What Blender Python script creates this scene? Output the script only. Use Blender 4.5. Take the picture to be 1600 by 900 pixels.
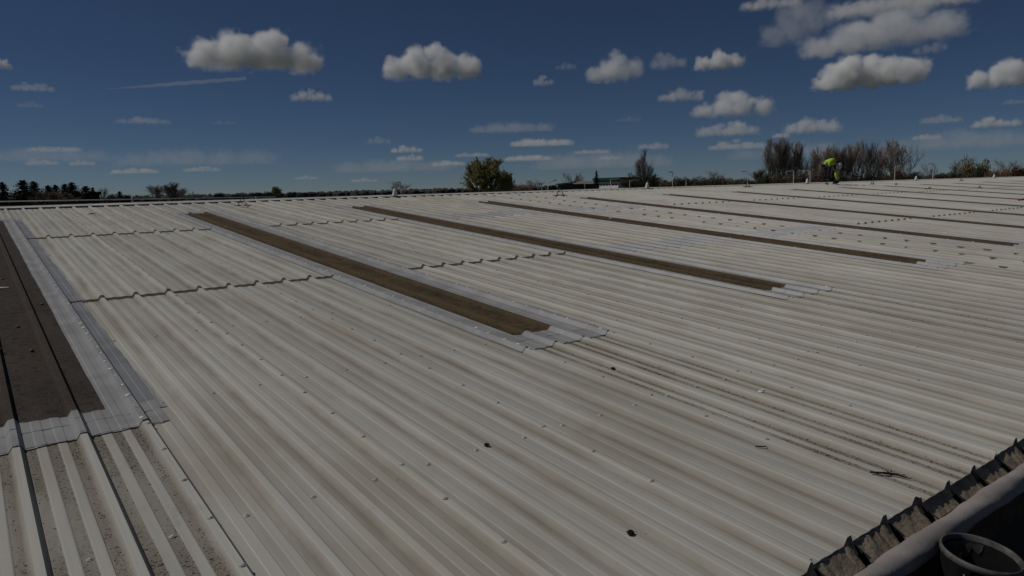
import bpy, bmesh, math, random
import numpy as np
from mathutils import Vector, Matrix

for _o in list(bpy.data.objects):
    bpy.data.objects.remove(_o)
scene = bpy.context.scene
COL = scene.collection

# ------------------------------------------------------------------ camera
TH = math.radians(4.5)                      # pitch of the roof slope
CT, ST = math.cos(TH), math.sin(TH)
F_PX = 1128.3                               # focal length for a 1600 px wide frame
EYE = Vector((0.0, 0.0, 8.7))
HT = 1.7873                                 # eye height square to the roof plane
AX = Vector((0.79729624, 0.1030957, -0.5947184))      # along the ridge, seen from the camera
BX = Vector((-0.6033983, 0.17197611, -0.77867497))    # up the slope
NX = Vector((0.02199932, 0.9796867, 0.19932368))      # roof normal
YW = CT * BX - ST * NX
ZW = ST * BX + CT * NX
R3 = Matrix((AX, YW, ZW))
cam_data = bpy.data.cameras.new("camera")
cam = bpy.data.objects.new("camera", cam_data)
COL.objects.link(cam)
cam_data.sensor_width = 36.0
cam_data.lens = 36.0 * F_PX / 1600.0
cam_data.clip_start = 0.05
cam_data.clip_end = 120000.0
cam.matrix_world = Matrix.Translation(EYE) @ R3.to_4x4()
scene.camera = cam

# ------------------------------------------------------------------ sky and sun
SUN_EL = math.radians(49.0)
SUN_AZ = Vector((-0.74, 0.67)).normalized()           # horizontal direction towards the sun
sun_dir = Vector((SUN_AZ.x * math.cos(SUN_EL), SUN_AZ.y * math.cos(SUN_EL), math.sin(SUN_EL)))
world = bpy.data.worlds.new("World")
scene.world = world
world.use_nodes = True
wn = world.node_tree.nodes
wn.clear()
sky = wn.new("ShaderNodeTexSky")
sky.sky_type = 'NISHITA'
sky.sun_disc = False
sky.sun_elevation = SUN_EL
sky.sun_rotation = math.atan2(SUN_AZ.x, SUN_AZ.y)
sky.altitude = 4500.0
sky.air_density = 0.95
sky.dust_density = 0.3
sky.ozone_density = 6.0
bg = wn.new("ShaderNodeBackground")
bg.inputs["Strength"].default_value = 0.054
wo = wn.new("ShaderNodeOutputWorld")
world.node_tree.links.new(sky.outputs[0], bg.inputs["Color"])
world.node_tree.links.new(bg.outputs[0], wo.inputs["Surface"])

sun_data = bpy.data.lights.new("sun", 'SUN')
sun_data.energy = 5.0
sun_data.angle = math.radians(0.53)
sun_data.color = (1.0, 0.962, 0.905)
sun = bpy.data.objects.new("sun", sun_data)
COL.objects.link(sun)
sun.rotation_euler = sun_dir.to_track_quat('Z', 'Y').to_euler()
sun.location = (0, 0, 60)

vs = scene.view_settings
vs.view_transform = 'Standard'
vs.look = 'None'
vs.exposure = -1.40
vs.gamma = 1.0
vs.use_curve_mapping = False
scene.cycles.use_denoising = True
scene.cycles.volume_bounces = 5
scene.cycles.volume_step_rate = 1.0
scene.cycles.max_bounces = 8

# ------------------------------------------------------------------ helpers
def P(u, v, w=0.0):
    """roof coordinates (metres along ridge, up slope, above sheet) -> world"""
    q = w - HT
    return Vector((u, v * CT - q * ST, EYE.z + v * ST + q * CT))

def ray(px, py):
    d = Vector((px - 800.0, 450.0 - py, -F_PX))
    return R3 @ d                            # depth along the view axis is 1/F_PX per unit

def roof_uv(px, py):
    d = Vector((px - 800.0, 450.0 - py, -F_PX))
    t = -HT / d.dot(NX)
    return d.dot(AX) * t, d.dot(BX) * t

def u_at(px, v, w=0.0):
    """distance along the ridge at which a slope line crosses a pixel column"""
    lo, hi = -2.0, 90.0
    for _ in range(50):
        mid = (lo + hi) / 2
        c = R3.transposed() @ (P(mid, v, w) - EYE)
        if 800 + F_PX * c.x / -c.z < px: lo = mid
        else: hi = mid
    return (lo + hi) / 2

def far(px, py, dist):
    """world point seen at a pixel, dist metres away horizontally"""
    d = ray(px, py)
    return EYE + d * (dist / math.hypot(d.x, d.y))

def tag(o, label=None, cat=None, group=None, kind=None):
    if label: o["label"] = label
    if cat: o["category"] = cat
    if group: o["group"] = group
    if kind: o["kind"] = kind
    return o

def link(name, mesh, mat=None, parent=None, smooth=False):
    o = bpy.data.objects.new(name, mesh)
    COL.objects.link(o)
    if mat is not None and mesh is not None and len(mesh.materials) == 0:
        mesh.materials.append(mat)
    if parent is not None:
        o.parent = parent
        o.matrix_parent_inverse = Matrix.Identity(4)
    if smooth and mesh is not None:
        mesh.polygons.foreach_set("use_smooth", [True] * len(mesh.polygons))
    return o

def empty(name, loc=(0, 0, 0), rz=0.0):
    o = bpy.data.objects.new(name, None)
    COL.objects.link(o)
    o.location = loc
    o.rotation_euler = (0, 0, rz)
    o.empty_display_size = 0.2
    return o

def pydata(name, V, Fc):
    m = bpy.data.meshes.new(name)
    m.from_pydata([tuple(v) for v in V], [], Fc)
    m.update()
    return m

class MB:
    def __init__(s): s.V = []; s.F = []
    def add(s, V, Fc):
        n = len(s.V); s.V += [tuple(v) for v in V]; s.F += [tuple(i + n for i in f) for f in Fc]
    def box(s, c, d, rz=0.0):
        cx, cy, cz = c; hx, hy, hz = d[0] / 2, d[1] / 2, d[2] / 2
        co, si = math.cos(rz), math.sin(rz)
        V = []
        for z in (-hz, hz):
            for x, y in ((-hx, -hy), (hx, -hy), (hx, hy), (-hx, hy)):
                V.append((cx + x * co - y * si, cy + x * si + y * co, cz + z))
        s.add(V, [(3, 2, 1, 0), (4, 5, 6, 7), (0, 1, 5, 4), (1, 2, 6, 5), (2, 3, 7, 6), (3, 0, 4, 7)])
    def tube(s, p, q, r0, r1=None, n=6, cap=True):
        r1 = r0 if r1 is None else r1
        p, q = Vector(p), Vector(q)
        d = (q - p).normalized()
        a = d.orthogonal().normalized(); b = d.cross(a)
        V = []
        for c, r in ((p, r0), (q, r1)):
            for i in range(n):
                t = 2 * math.pi * i / n
                V.append(c + (a * math.cos(t) + b * math.sin(t)) * r)
        Fc = [(i, (i + 1) % n, n + (i + 1) % n, n + i) for i in range(n)]
        if cap:
            Fc += [tuple(range(n - 1, -1, -1)), tuple(range(n, 2 * n))]
        s.add(V, Fc)
    def lathe(s, prof, n=16, c=(0, 0, 0), closed=True):
        V = []; k = len(prof)
        for r, z in prof:
            for i in range(n):
                t = 2 * math.pi * i / n
                V.append((c[0] + r * math.cos(t), c[1] + r * math.sin(t), c[2] + z))
        Fc = []
        for j in range(k - 1):
            for i in range(n):
                Fc.append((j * n + i, j * n + (i + 1) % n, (j + 1) * n + (i + 1) % n, (j + 1) * n + i))
        if closed:
            Fc.append(tuple(range(n - 1, -1, -1))); Fc.append(tuple(range((k - 1) * n, k * n)))
        s.add(V, Fc)
    def build(s, name, mat=None, parent=None, smooth=False):
        return link(name, pydata(name, s.V, s.F), mat, parent, smooth)
    def mesh(s, name):
        return pydata(name, s.V, s.F)

# ------------------------------------------------------------------ materials
def new_mat(name):
    m = bpy.data.materials.new(name)
    m.use_nodes = True
    nt = m.node_tree
    return m, nt, nt.nodes, nt.links, nt.nodes["Principled BSDF"]

def N(nodes, typ, **kw):
    n = nodes.new(typ)
    for k, v in kw.items():
        setattr(n, k, v)
    return n

def mix_col(nodes, links, fac, a, b, blend='MIX'):
    m = nodes.new("ShaderNodeMix"); m.data_type = 'RGBA'; m.blend_type = blend
    for sock, val in ((m.inputs[0], fac), (m.inputs[6], a), (m.inputs[7], b)):
        if hasattr(val, "is_linked") or hasattr(val, "links"):
            links.new(val, sock)
        else:
            sock.default_value = val if not isinstance(val, tuple) else (val[0], val[1], val[2], 1.0)
    return m.outputs[2]

def math_n(nodes, links, op, a, b=None, c=None, clamp=False):
    m = nodes.new("ShaderNodeMath"); m.operation = op; m.use_clamp = clamp
    for i, val in enumerate((a, b, c)):
        if val is None: continue
        if hasattr(val, "links"): links.new(val, m.inputs[i])
        else: m.inputs[i].default_value = val
    return m.outputs[0]

def noise(nodes, links, vec, scale, detail=3.0, rough=0.55):
    n = nodes.new("ShaderNodeTexNoise")
    n.inputs["Scale"].default_value = scale
    n.inputs["Detail"].default_value = detail
    n.inputs["Roughness"].default_value = rough
    if vec is not None: links.new(vec, n.inputs["Vector"])
    return n.outputs["Fac"]

def ramp(nodes, links, fac, lo, hi):
    m = nodes.new("ShaderNodeMapRange"); m.clamp = True
    m.interpolation_type = 'SMOOTHSTEP'
    links.new(fac, m.inputs[0])
    m.inputs[1].default_value = lo; m.inputs[2].default_value = hi
    return m.outputs[0]

def coords(nodes, links, scale=(1, 1, 1), per_object=True):
    tc = nodes.new("ShaderNodeTexCoord")
    vec = tc.outputs["Object"]
    if per_object:
        oi = nodes.new("ShaderNodeObjectInfo")
        sc_ = nodes.new("ShaderNodeVectorMath"); sc_.operation = 'SCALE'
        links.new(oi.outputs["Location"], sc_.inputs[0]); sc_.inputs[3].default_value = 1.37
        ad = nodes.new("ShaderNodeVectorMath"); ad.operation = 'ADD'
        links.new(vec, ad.inputs[0]); links.new(sc_.outputs[0], ad.inputs[1])
        vec = ad.outputs[0]
    mp = nodes.new("ShaderNodeVectorMath"); mp.operation = 'MULTIPLY'
    links.new(vec, mp.inputs[0]); mp.inputs[1].default_value = scale
    return mp.outputs[0], vec

def simple_mat(name, col, rough=0.7, var=0.25, scale=8.0, metal=0.0, col2=None, bump=0.0):
    m, nt, n, l, b = new_mat(name)
    v, _ = coords(n, l)
    f = noise(n, l, v, scale, 4.0)
    c2 = col2 if col2 else tuple(max(0.0, c * (1 - var)) for c in col)
    l.new(mix_col(n, l, ramp(n, l, f, 0.35, 0.68), col, c2), b.inputs["Base Color"])
    b.inputs["Roughness"].default_value = rough
    b.inputs["Metallic"].default_value = metal
    b.inputs["Specular IOR Level"].default_value = 0.3
    if bump:
        bp = n.new("ShaderNodeBump"); bp.inputs["Strength"].default_value = bump
        bp.inputs["Distance"].default_value = 0.01
        l.new(noise(n, l, v, scale * 4, 4.0), bp.inputs["Height"])
        l.new(bp.outputs[0], b.inputs["Normal"])
    return m

def roof_mat(name, runoff=False):
    m, nt, n, l, b = new_mat(name)
    v_st, pos = coords(n, l, (9.0, 0.30, 1.0))
    v_bl, _ = coords(n, l, (1.0, 0.55, 1.0))
    streak = noise(n, l, v_st, 1.0, 5.0, 0.6)
    blot = noise(n, l, v_bl, 1.1, 4.0, 0.6)
    oi = n.new("ShaderNodeObjectInfo")
    c = mix_col(n, l, ramp(n, l, streak, 0.30, 0.72), (0.46, 0.447, 0.405), (0.355, 0.342, 0.298))
    c = mix_col(n, l, math_n(n, l, 'MULTIPLY', ramp(n, l, blot, 0.46, 0.68), 0.62), c, (0.31, 0.28, 0.225))
    at = N(n, "ShaderNodeAttribute", attribute_name="dirt")
    v_d, _ = coords(n, l, (5.0, 0.8, 1.0))
    dn = ramp(n, l, noise(n, l, v_d, 1.6, 5.0, 0.65), 0.22, 0.74)
    df = math_n(n, l, 'MULTIPLY', at.outputs["Fac"], math_n(n, l, 'MULTIPLY_ADD', dn, 0.75, 0.10))
    c = mix_col(n, l, df, c, (0.19, 0.165, 0.125))
    pn = N(n, "ShaderNodeAttribute", attribute_name="pan")
    cl = math_n(n, l, 'SUBTRACT', 1.0, math_n(n, l, 'MULTIPLY_ADD', at.outputs["Fac"], 3.0, pn.outputs["Fac"]), clamp=True)
    c = mix_col(n, l, math_n(n, l, 'MULTIPLY', cl, 0.5), c, (0.55, 0.54, 0.49))
    # thin scuffs and small dark specks
    sp = noise(n, l, pos, 38.0, 3.0, 0.6)
    spf = math_n(n, l, 'MULTIPLY', ramp(n, l, sp, 0.69, 0.75), 0.35)
    c = mix_col(n, l, spf, c, (0.12, 0.11, 0.085))
    v_g, _ = coords(n, l, (1.0, 1.0, 1.0))
    gr = noise(n, l, v_g, 2.3, 6.0, 0.75)
    c = mix_col(n, l, math_n(n, l, 'MULTIPLY', ramp(n, l, gr, 0.60, 0.70), 0.22), c, (0.20, 0.19, 0.16))
    if runoff:
        pa = N(n, "ShaderNodeAttribute", attribute_name="pan")
        big = ramp(n, l, noise(n, l, v_bl, 2.2, 3.0), 0.36, 0.62)
        film = math_n(n, l, 'MULTIPLY', pa.outputs["Fac"], math_n(n, l, 'MULTIPLY_ADD', big, 0.45, 0.40))
        c = mix_col(n, l, film, c, (0.20, 0.175, 0.135))
        sp2 = noise(n, l, pos, 55.0, 4.0, 0.62)
        sp3 = noise(n, l, pos, 120.0, 2.0, 0.5)
        sf = math_n(n, l, 'MAXIMUM', ramp(n, l, sp2, 0.55, 0.61), math_n(n, l, 'MULTIPLY', ramp(n, l, sp3, 0.57, 0.64), 0.8))
        sf = math_n(n, l, 'MULTIPLY', sf, math_n(n, l, 'MULTIPLY', pa.outputs["Fac"], math_n(n, l, 'MULTIPLY_ADD', big, 0.8, 0.2)), clamp=True)
        c = mix_col(n, l, sf, c, (0.045, 0.04, 0.03))
    hv = n.new("ShaderNodeHueSaturation")
    l.new(c, hv.inputs["Color"])
    l.new(math_n(n, l, 'MULTIPLY_ADD', oi.outputs["Random"], 0.15, 0.925), hv.inputs["Value"])
    l.new(hv.outputs[0], b.inputs["Base Color"])
    b.inputs["Roughness"].default_value = 0.55
    b.inputs["Specular IOR Level"].default_value = 0.25
    bp = n.new("ShaderNodeBump"); bp.inputs["Strength"].default_value = 0.25; bp.inputs["Distance"].default_value = 0.006
    v_b, _ = coords(n, l, (2.0, 0.7, 1.0))
    l.new(noise(n, l, v_b, 2.0, 3.0), bp.inputs["Height"])
    l.new(bp.outputs[0], b.inputs["Normal"])
    return m

M = {}
M['roof'] = roof_mat("weathered_coated_steel")
M['runoff'] = roof_mat("coated_steel_with_runoff_dirt", True)

def rooflight_mat(name, ca, cb, cc):
    m, nt, n, l, b = new_mat(name)
    v1, pos = coords(n, l, (3.0, 1.1, 1.0))
    v2, _ = coords(n, l, (1.0, 1.0, 1.0))
    a = ramp(n, l, noise(n, l, v1, 1.0, 5.0, 0.6), 0.28, 0.72)
    c = mix_col(n, l, a, ca, cb)
    c = mix_col(n, l, math_n(n, l, 'MULTIPLY', ramp(n, l, noise(n, l, v2, 4.0, 4.0), 0.45, 0.7), 0.6), c, cc)
    mo = noise(n, l, pos, 17.0, 6.0, 0.7)
    c = mix_col(n, l, math_n(n, l, 'MULTIPLY', ramp(n, l, mo, 0.50, 0.63), 0.7), c, tuple(x * 0.42 for x in ca))
    at = N(n, "ShaderNodeAttribute", attribute_name="dirt")
    c = mix_col(n, l, math_n(n, l, 'MULTIPLY', at.outputs["Fac"], 0.55), c, (0.04, 0.034, 0.026))
    pn = N(n, "ShaderNodeAttribute", attribute_name="pan")
    cr = math_n(n, l, 'SUBTRACT', 1.0, pn.outputs["Fac"], clamp=True)
    c = mix_col(n, l, math_n(n, l, 'MULTIPLY', cr, 0.42), c, tuple(x * 0.95 for x in cb))
    sp = noise(n, l, pos, 60.0, 4.0, 0.65)
    c = mix_col(n, l, math_n(n, l, 'MULTIPLY', ramp(n, l, sp, 0.57, 0.66), 0.7), c, tuple(x * 1.75 for x in cb))
    l.new(c, b.inputs["Base Color"])
    b.inputs["Roughness"].default_value = 0.85
    b.inputs["Specular IOR Level"].default_value = 0.08
    bp = n.new("ShaderNodeBump"); bp.inputs["Strength"].default_value = 0.5; bp.inputs["Distance"].default_value = 0.006
    l.new(noise(n, l, pos, 50.0, 4.0), bp.inputs["Height"]); l.new(bp.outputs[0], b.inputs["Normal"])
    return m
M['rooflight'] = rooflight_mat("grimy_rooflight_plastic", (0.048, 0.036, 0.025), (0.108, 0.076, 0.042), (0.088, 0.078, 0.042))
M['rooflight_grey'] = rooflight_mat("dark_grimy_rooflight_plastic", (0.042, 0.034, 0.029), (0.070, 0.057, 0.047), (0.056, 0.048, 0.041))
M['coat'] = simple_mat("blue_grey_sealing_paint", (0.31, 0.31, 0.308), 0.5, 0.2, 3.0, bump=0.15)
M['coat_dark'] = simple_mat("second_coat_sealing_paint", (0.225, 0.23, 0.24), 0.5, 0.2, 3.0, bump=0.15)
M['coat_pale'] = simple_mat("pale_sealing_paint", (0.33, 0.33, 0.315), 0.55, 0.12, 3.0)
M['lap_coat'] = simple_mat("thin_grey_lap_paint", (0.29, 0.295, 0.305), 0.5, 0.2, 2.0)
M['bead'] = simple_mat("pale_sealant_bead", (0.40, 0.405, 0.41), 0.5, 0.3, 12.0)
M['lap'] = simple_mat("dark_brown_lap_edge", (0.105, 0.086, 0.058), 0.9, 0.45, 20.0)
M['dab'] = simple_mat("dark_grey_sealant", (0.15, 0.146, 0.13), 0.9, 0.4, 25.0)
M['screw'] = simple_mat("dull_zinc_fixing", (0.50, 0.48, 0.42), 0.5, 0.4, 60.0)
M['red'] = simple_mat("red_plastic_cap", (0.34, 0.05, 0.025), 0.6, 0.3, 60.0)
M['ridge'] = simple_mat("pale_ridge_steel", (0.60, 0.595, 0.56), 0.55, 0.2, 2.0)
M['black'] = simple_mat("black_rubber", (0.018, 0.018, 0.018), 0.7, 0.3, 20.0)
M['closure'] = simple_mat("brown_fibre_closure", (0.35, 0.285, 0.205), 0.95, 0.4, 12.0, bump=0.5)
M['void'] = simple_mat("cavity_shade_and_debris_black", (0.015, 0.013, 0.011), 0.95, 0.3, 5.0)  # near-black: colours in the eave cavity shade; also moss and twigs
M['roll'] = simple_mat("pale_grey_gutter_membrane", (0.30, 0.275, 0.26), 0.6, 0.25, 3.5, bump=0.3)
M['timber'] = simple_mat("old_brown_timber", (0.075, 0.05, 0.03), 0.9, 0.5, 9.0, bump=0.4)
M['wall'] = simple_mat("dark_brown_wall_cladding", (0.03, 0.026, 0.023), 0.9, 0.3, 2.0)
M['white'] = simple_mat("white_plastic", (0.72, 0.72, 0.69), 0.5, 0.1, 20.0)
M['dark_steel'] = simple_mat("dark_painted_steel", (0.05, 0.05, 0.048), 0.6, 0.3, 20.0)
M['galv'] = simple_mat("galvanised_steel", (0.36, 0.36, 0.35), 0.5, 0.2, 10.0)
M['bark'] = simple_mat("grey_brown_bark", (0.14, 0.115, 0.09), 0.9, 0.35, 6.0)
M['twig'] = simple_mat("brown_bare_twigs", (0.27, 0.215, 0.17), 0.9, 0.3, 1.0, col2=(0.22, 0.195, 0.17))
M['twig_red'] = simple_mat("reddish_brown_twigs", (0.235, 0.175, 0.125), 0.9, 0.3, 1.0)
M['budding'] = simple_mat("fresh_olive_leaves", (0.33, 0.30, 0.105), 0.8, 0.45, 0.6, col2=(0.23, 0.19, 0.075))
M['conifer'] = simple_mat("dark_conifer_needles", (0.028, 0.036, 0.018), 0.85, 0.4, 0.8)
M['hedge'] = simple_mat("olive_hedge_leaves", (0.115, 0.11, 0.04), 0.85, 0.45, 0.5, col2=(0.10, 0.075, 0.045))
M['hedge_red'] = simple_mat("rusty_hedge_leaves", (0.13, 0.075, 0.042), 0.85, 0.4, 0.5)

# ------------------------------------------------------------------ the setting
gm, gnt, gn, gl, gb = new_mat("rough_grass_and_tarmac")
gv, gp = coords(gn, gl, (1, 1, 1), False)
gl.new(mix_col(gn, gl, ramp(gn, gl, noise(gn, gl, gv, 0.02, 5.0), 0.45, 0.55), (0.055, 0.07, 0.03), (0.06, 0.06, 0.055)), gb.inputs["Base Color"])
gb.inputs["Roughness"].default_value = 0.95
gme = MB()
gme.add([(-40000, -40000, 0), (40000, -40000, 0), (40000, 40000, 0), (-40000, 40000, 0)], [(0, 1, 2, 3)])
tag(gme.build("ground", gm), "flat grass and tarmac ground around the warehouse", kind="structure")

# ------------------------------------------------------------------ warehouse: ribbed roof
PITCH = 1.0 / 3.0
RIB0 = 0.4293 * HT                           # a side-lap rib; laps every metre
V_EAVE, V_LAP1, V_LAP2, V_RIDGE = 0.811 * HT, 4.898 * HT, 8.068 * HT, 11.60 * HT - 0.52
V_PUR, PUR_D = 1.830 * HT, 1.02 * HT
V_FIX, FIX_D = 1.575 * HT, 0.2598 * HT
RH = 0.038                                   # rib height
# one pitch, starting on a rib centre: (offset, height, dirt, pan)
PROF = [(0.000, RH, 0.0, 0), (0.016, RH, 0.03, 0), (0.040, 0.0, 0.25, 0.7), (0.048, 0.0, 0.3, 1), (0.090, 0.0, 0.12, 1),
        (0.094, 0.0025, 0.22, 0.1), (0.100, 0.0032, 0.20, 0), (0.138, 0.0032, 0.20, 0), (0.144, 0.0025, 0.22, 0.1), (0.148, 0.0, 0.25, 1),
        (0.196, 0.0, 0.12, 1), (0.200, 0.0025, 0.20, 0.1), (0.206, 0.0032, 0.20, 0), (0.240, 0.0032, 0.22, 0), (0.246, 0.0025, 0.28, 0.1), (0.250, 0.0, 0.45, 1),
        (0.284, 0.0, 0.95, 1), (0.293, 0.0, 1.0, 0.7), (0.309, RH * 0.66, 0.45, 0), (0.3173, RH, 0.06, 0)]

def prof_pts(u0, u1):
    """profile samples between two offsets from a rib centre"""
    out = []
    k = math.floor(u0 / PITCH) - 1
    while k * PITCH < u1 + PITCH:
        for o, h, d, p in PROF:
            out.append((k * PITCH + o, h, d, p))
        k += 1
    def at(u):
        for a, b in zip(out, out[1:]):
            if a[0] <= u <= b[0]:
                t = (u - a[0]) / max(1e-9, b[0] - a[0])
                return tuple([u] + [a[i] + (b[i] - a[i]) * t for i in (1, 2, 3)])
    pts = [at(u0)] + [q for q in out if u0 + 1e-4 < q[0] < u1 - 1e-4] + [at(u1)]
    return pts

def prof_h(u):
    u = u % PITCH
    for a, b in zip(PROF, PROF[1:] + [(PITCH, RH, 0, 0)]):
        if a[0] <= u <= b[0]:
            return a[1] + (b[1] - a[1]) * (u - a[0]) / max(1e-9, b[0] - a[0])
    return 0.0

def strip_mesh(name, u0, u1, v0, v1, nv, w0=0.0, w1=0.0, wob=0.0, seed=0, edge=None, skirt=0.0, plain=False):
    """profile-following sheet; edge(v, side) shifts the two long edges"""
    rg = random.Random(seed)
    pts = prof_pts(u0, u1)
    if plain:
        pts = [q if q[1] > 0.006 else (q[0], 0.0010 * math.sin(math.pi * ((q[0] % PITCH) - .04) / .253) ** 2 if .04 < (q[0] % PITCH) < .293 else 0.0, q[2] * .6, 1.0 if q[1] < .0055 else q[3]) for q in pts]
    V, D, PN = [], [], []
    nu = len(pts)
    for j in range(nv + 1):
        t = j / nv
        v = v0 + (v1 - v0) * t
        for i, (u, h, d, p) in enumerate(pts):
            vv = v
            if edge and j in (0, nv):
                vv = v + edge(u, j == nv)
            V.append((u, vv, h + w0 + (w1 - w0) * t + (rg.uniform(-wob, wob) if 0 < j < nv else 0)))
            D.append(d); PN.append(p)
    Fc = [(j * nu + i, j * nu + i + 1, (j + 1) * nu + i + 1, (j + 1) * nu + i) for j in range(nv) for i in range(nu - 1)]
    if skirt:
        n0 = len(V)
        for i, (u, h, d, p) in enumerate(pts):
            x, y, z = V[i]
            V.append((x, y + 0.001, z - skirt)); D.append(1.0); PN.append(p)
        Fc += [(n0 + i, n0 + i + 1, i + 1, i) for i in range(nu - 1)]
    m = pydata(name, V, Fc)
    for nm, arr in (("dirt", D), ("pan", PN)):
        a = m.attributes.new(nm, 'FLOAT', 'POINT'); a.data.foreach_set("value", arr)
    return m

wh = empty("warehouse", (20, 20, 0))
tag(wh, "large warehouse with long low-pitched pale ribbed steel roof and brown rooflights", "warehouse")
WHL = Vector((20, 20, 0))
def on_roof(name, mesh, mat, u, v, w=0.0, parent=None, ppos=None):
    o = link(name, mesh, mat, wh if parent is None else parent)
    o.location = P(u, v, w) - (WHL if parent is None else ppos)
    o.rotation_euler = (TH, 0, 0)
    return o

COURSES = [(V_EAVE, V_LAP1 + 0.15, 0.0, 0.0), (V_LAP1, V_LAP2 + 0.15, 0.002, 0.0), (V_LAP2, V_RIDGE, 0.002, 0.0)]
course_meshes = []
for ci, (a, b_, w0, w1) in enumerate(COURSES):
    course_meshes.append([strip_mesh("roof_sheet_course", 0.0, 1.0, 0.0, b_ - a, 7, w0, w1, 0.0006, 5 + ci * 7 + s, skirt=0.006) for s in range(3)])
V_SLO, V_SHI = 2.80 * HT, 9.80 * HT          # rooflight sheets
K0, K1 = -5, 84
RL = [k for k in range(K0, K1) if (k + 1) % 4 == 0]
low_len = V_SLO + 0.15 - V_EAVE
low_meshes = [strip_mesh("roof_sheet_below_rooflight", 0.0, 1.0, 0.0, low_len, 5, 0, 0, 0.0006, 50 + s, skirt=0.006) for s in range(3)]
top_mesh = strip_mesh("roof_sheet_above_rooflight", 0.0, 1.0, 0.0, V_RIDGE - V_SHI, 3, 0.002, 0.0, 0.0006, 60, skirt=0.006)
rnd = random.Random(11)
for k in range(K0, K1):
    u = RIB0 + k * 1.0
    if k in RL:
        on_roof("roof_sheet", low_meshes[k % 3], M['runoff'], u, V_EAVE + rnd.uniform(-0.012, 0.012), 0.0)
        on_roof("roof_sheet", top_mesh, M['roof'], u, V_SHI, 0.0)
    else:
        for ci, (a, b_, w0, w1) in enumerate(COURSES):
            j = rnd.uniform(-0.012, 0.012)
            on_roof("roof_sheet", course_meshes[ci][rnd.randrange(3)], M['roof'], u, a + (j if ci == 0 else j * 0.4), 0.0)

# lap joints: ragged dark brown strip below each upper course, bay by bay (three sheets wide)
rnd = random.Random(5)
def lap_mesh(seed):
    rg = random.Random(seed)
    pts = prof_pts(0.02, 2.98)
    # finer sampling for a ragged lower edge
    us = sorted(set([q[0] for q in pts] + [0.02 + i * 0.037 for i in range(80)]))
    V = []
    for u in us:
        h = prof_h(u)
        e = rg.uniform(0.036, 0.066)
        V += [(u, -e, h + 0.002), (u, -0.012, h + 0.009), (u, 0.004, h + 0.018)]
    Fc = []
    for i in range(len(us) - 1):
        for j in range(2):
            Fc.append((i * 3 + j, (i + 1) * 3 + j, (i + 1) * 3 + j + 1, i * 3 + j + 1))
    return pydata("lap_strip", V, Fc)
lap_meshes = [lap_mesh(s) for s in range(3)]
BAY_COATED = (8, 12)                          # bays whose laps are painted over in grey
for k in range(K0, K1):
    if k % 4 == 0 and k >= 0:
        for vi, vv in enumerate((V_LAP1, V_LAP2)):
            if k in BAY_COATED:
                continue
            on_roof("lap_strip", lap_meshes[rnd.randrange(3)], M['lap'], RIB0 + k, vv, 0.0)

# ------------------------------------------------------------------ rooflights with painted borders
def ragged(amp, f, seed):
    rg = random.Random(seed)
    ph = [rg.uniform(0, 6.28) for _ in range(5)]
    fr = [f * x for x in (0.31, 0.83, 1.9, 4.1, 9.0)]
    am = [0.5, 0.35, 0.25, 0.16, 0.1]
    return lambda s: amp * sum(a * math.sin(q * s + p) for a, q, p in zip(am, fr, ph))

def border_mesh(name, u_a, u_b, v_a, v_b, nv, off, ra=None, rb=None, rv0=None, rv1=None, step=0.02):
    """painted film following the profile; each long edge is ragged"""
    V, Fc = [], []
    rows = []
    for j in range(nv + 1):
        t = j / nv
        v = v_a + (v_b - v_a) * t
        a = u_a + (ra(v) if ra else 0.0)
        b_ = u_b + (rb(v) if rb else 0.0)
        rows.append((v, a, b_))
    # common profile columns, clipped to each row's edges
    us = [q[0] for q in prof_pts(u_a - 0.12, u_b + 0.12)]
    nu = len(us)
    for j, (v, a, b_) in enumerate(rows):
        for u in us:
            uu = min(max(u, a), b_)
            vv = v
            if j == 0 and rv0: vv += rv0(uu)
            if j == nv and rv1: vv += rv1(uu)
            V.append((uu, vv, prof_h(uu) + off))
    for j in range(nv):
        for i in range(nu - 1):
            q = (j * nu + i, j * nu + i + 1, (j + 1) * nu + i + 1, (j + 1) * nu + i)
            xs = [V[t][0] for t in q]
            if max(xs) - min(xs) > 1e-5:
                Fc.append(q)
    m = pydata(name, V, Fc)
    return m

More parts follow.
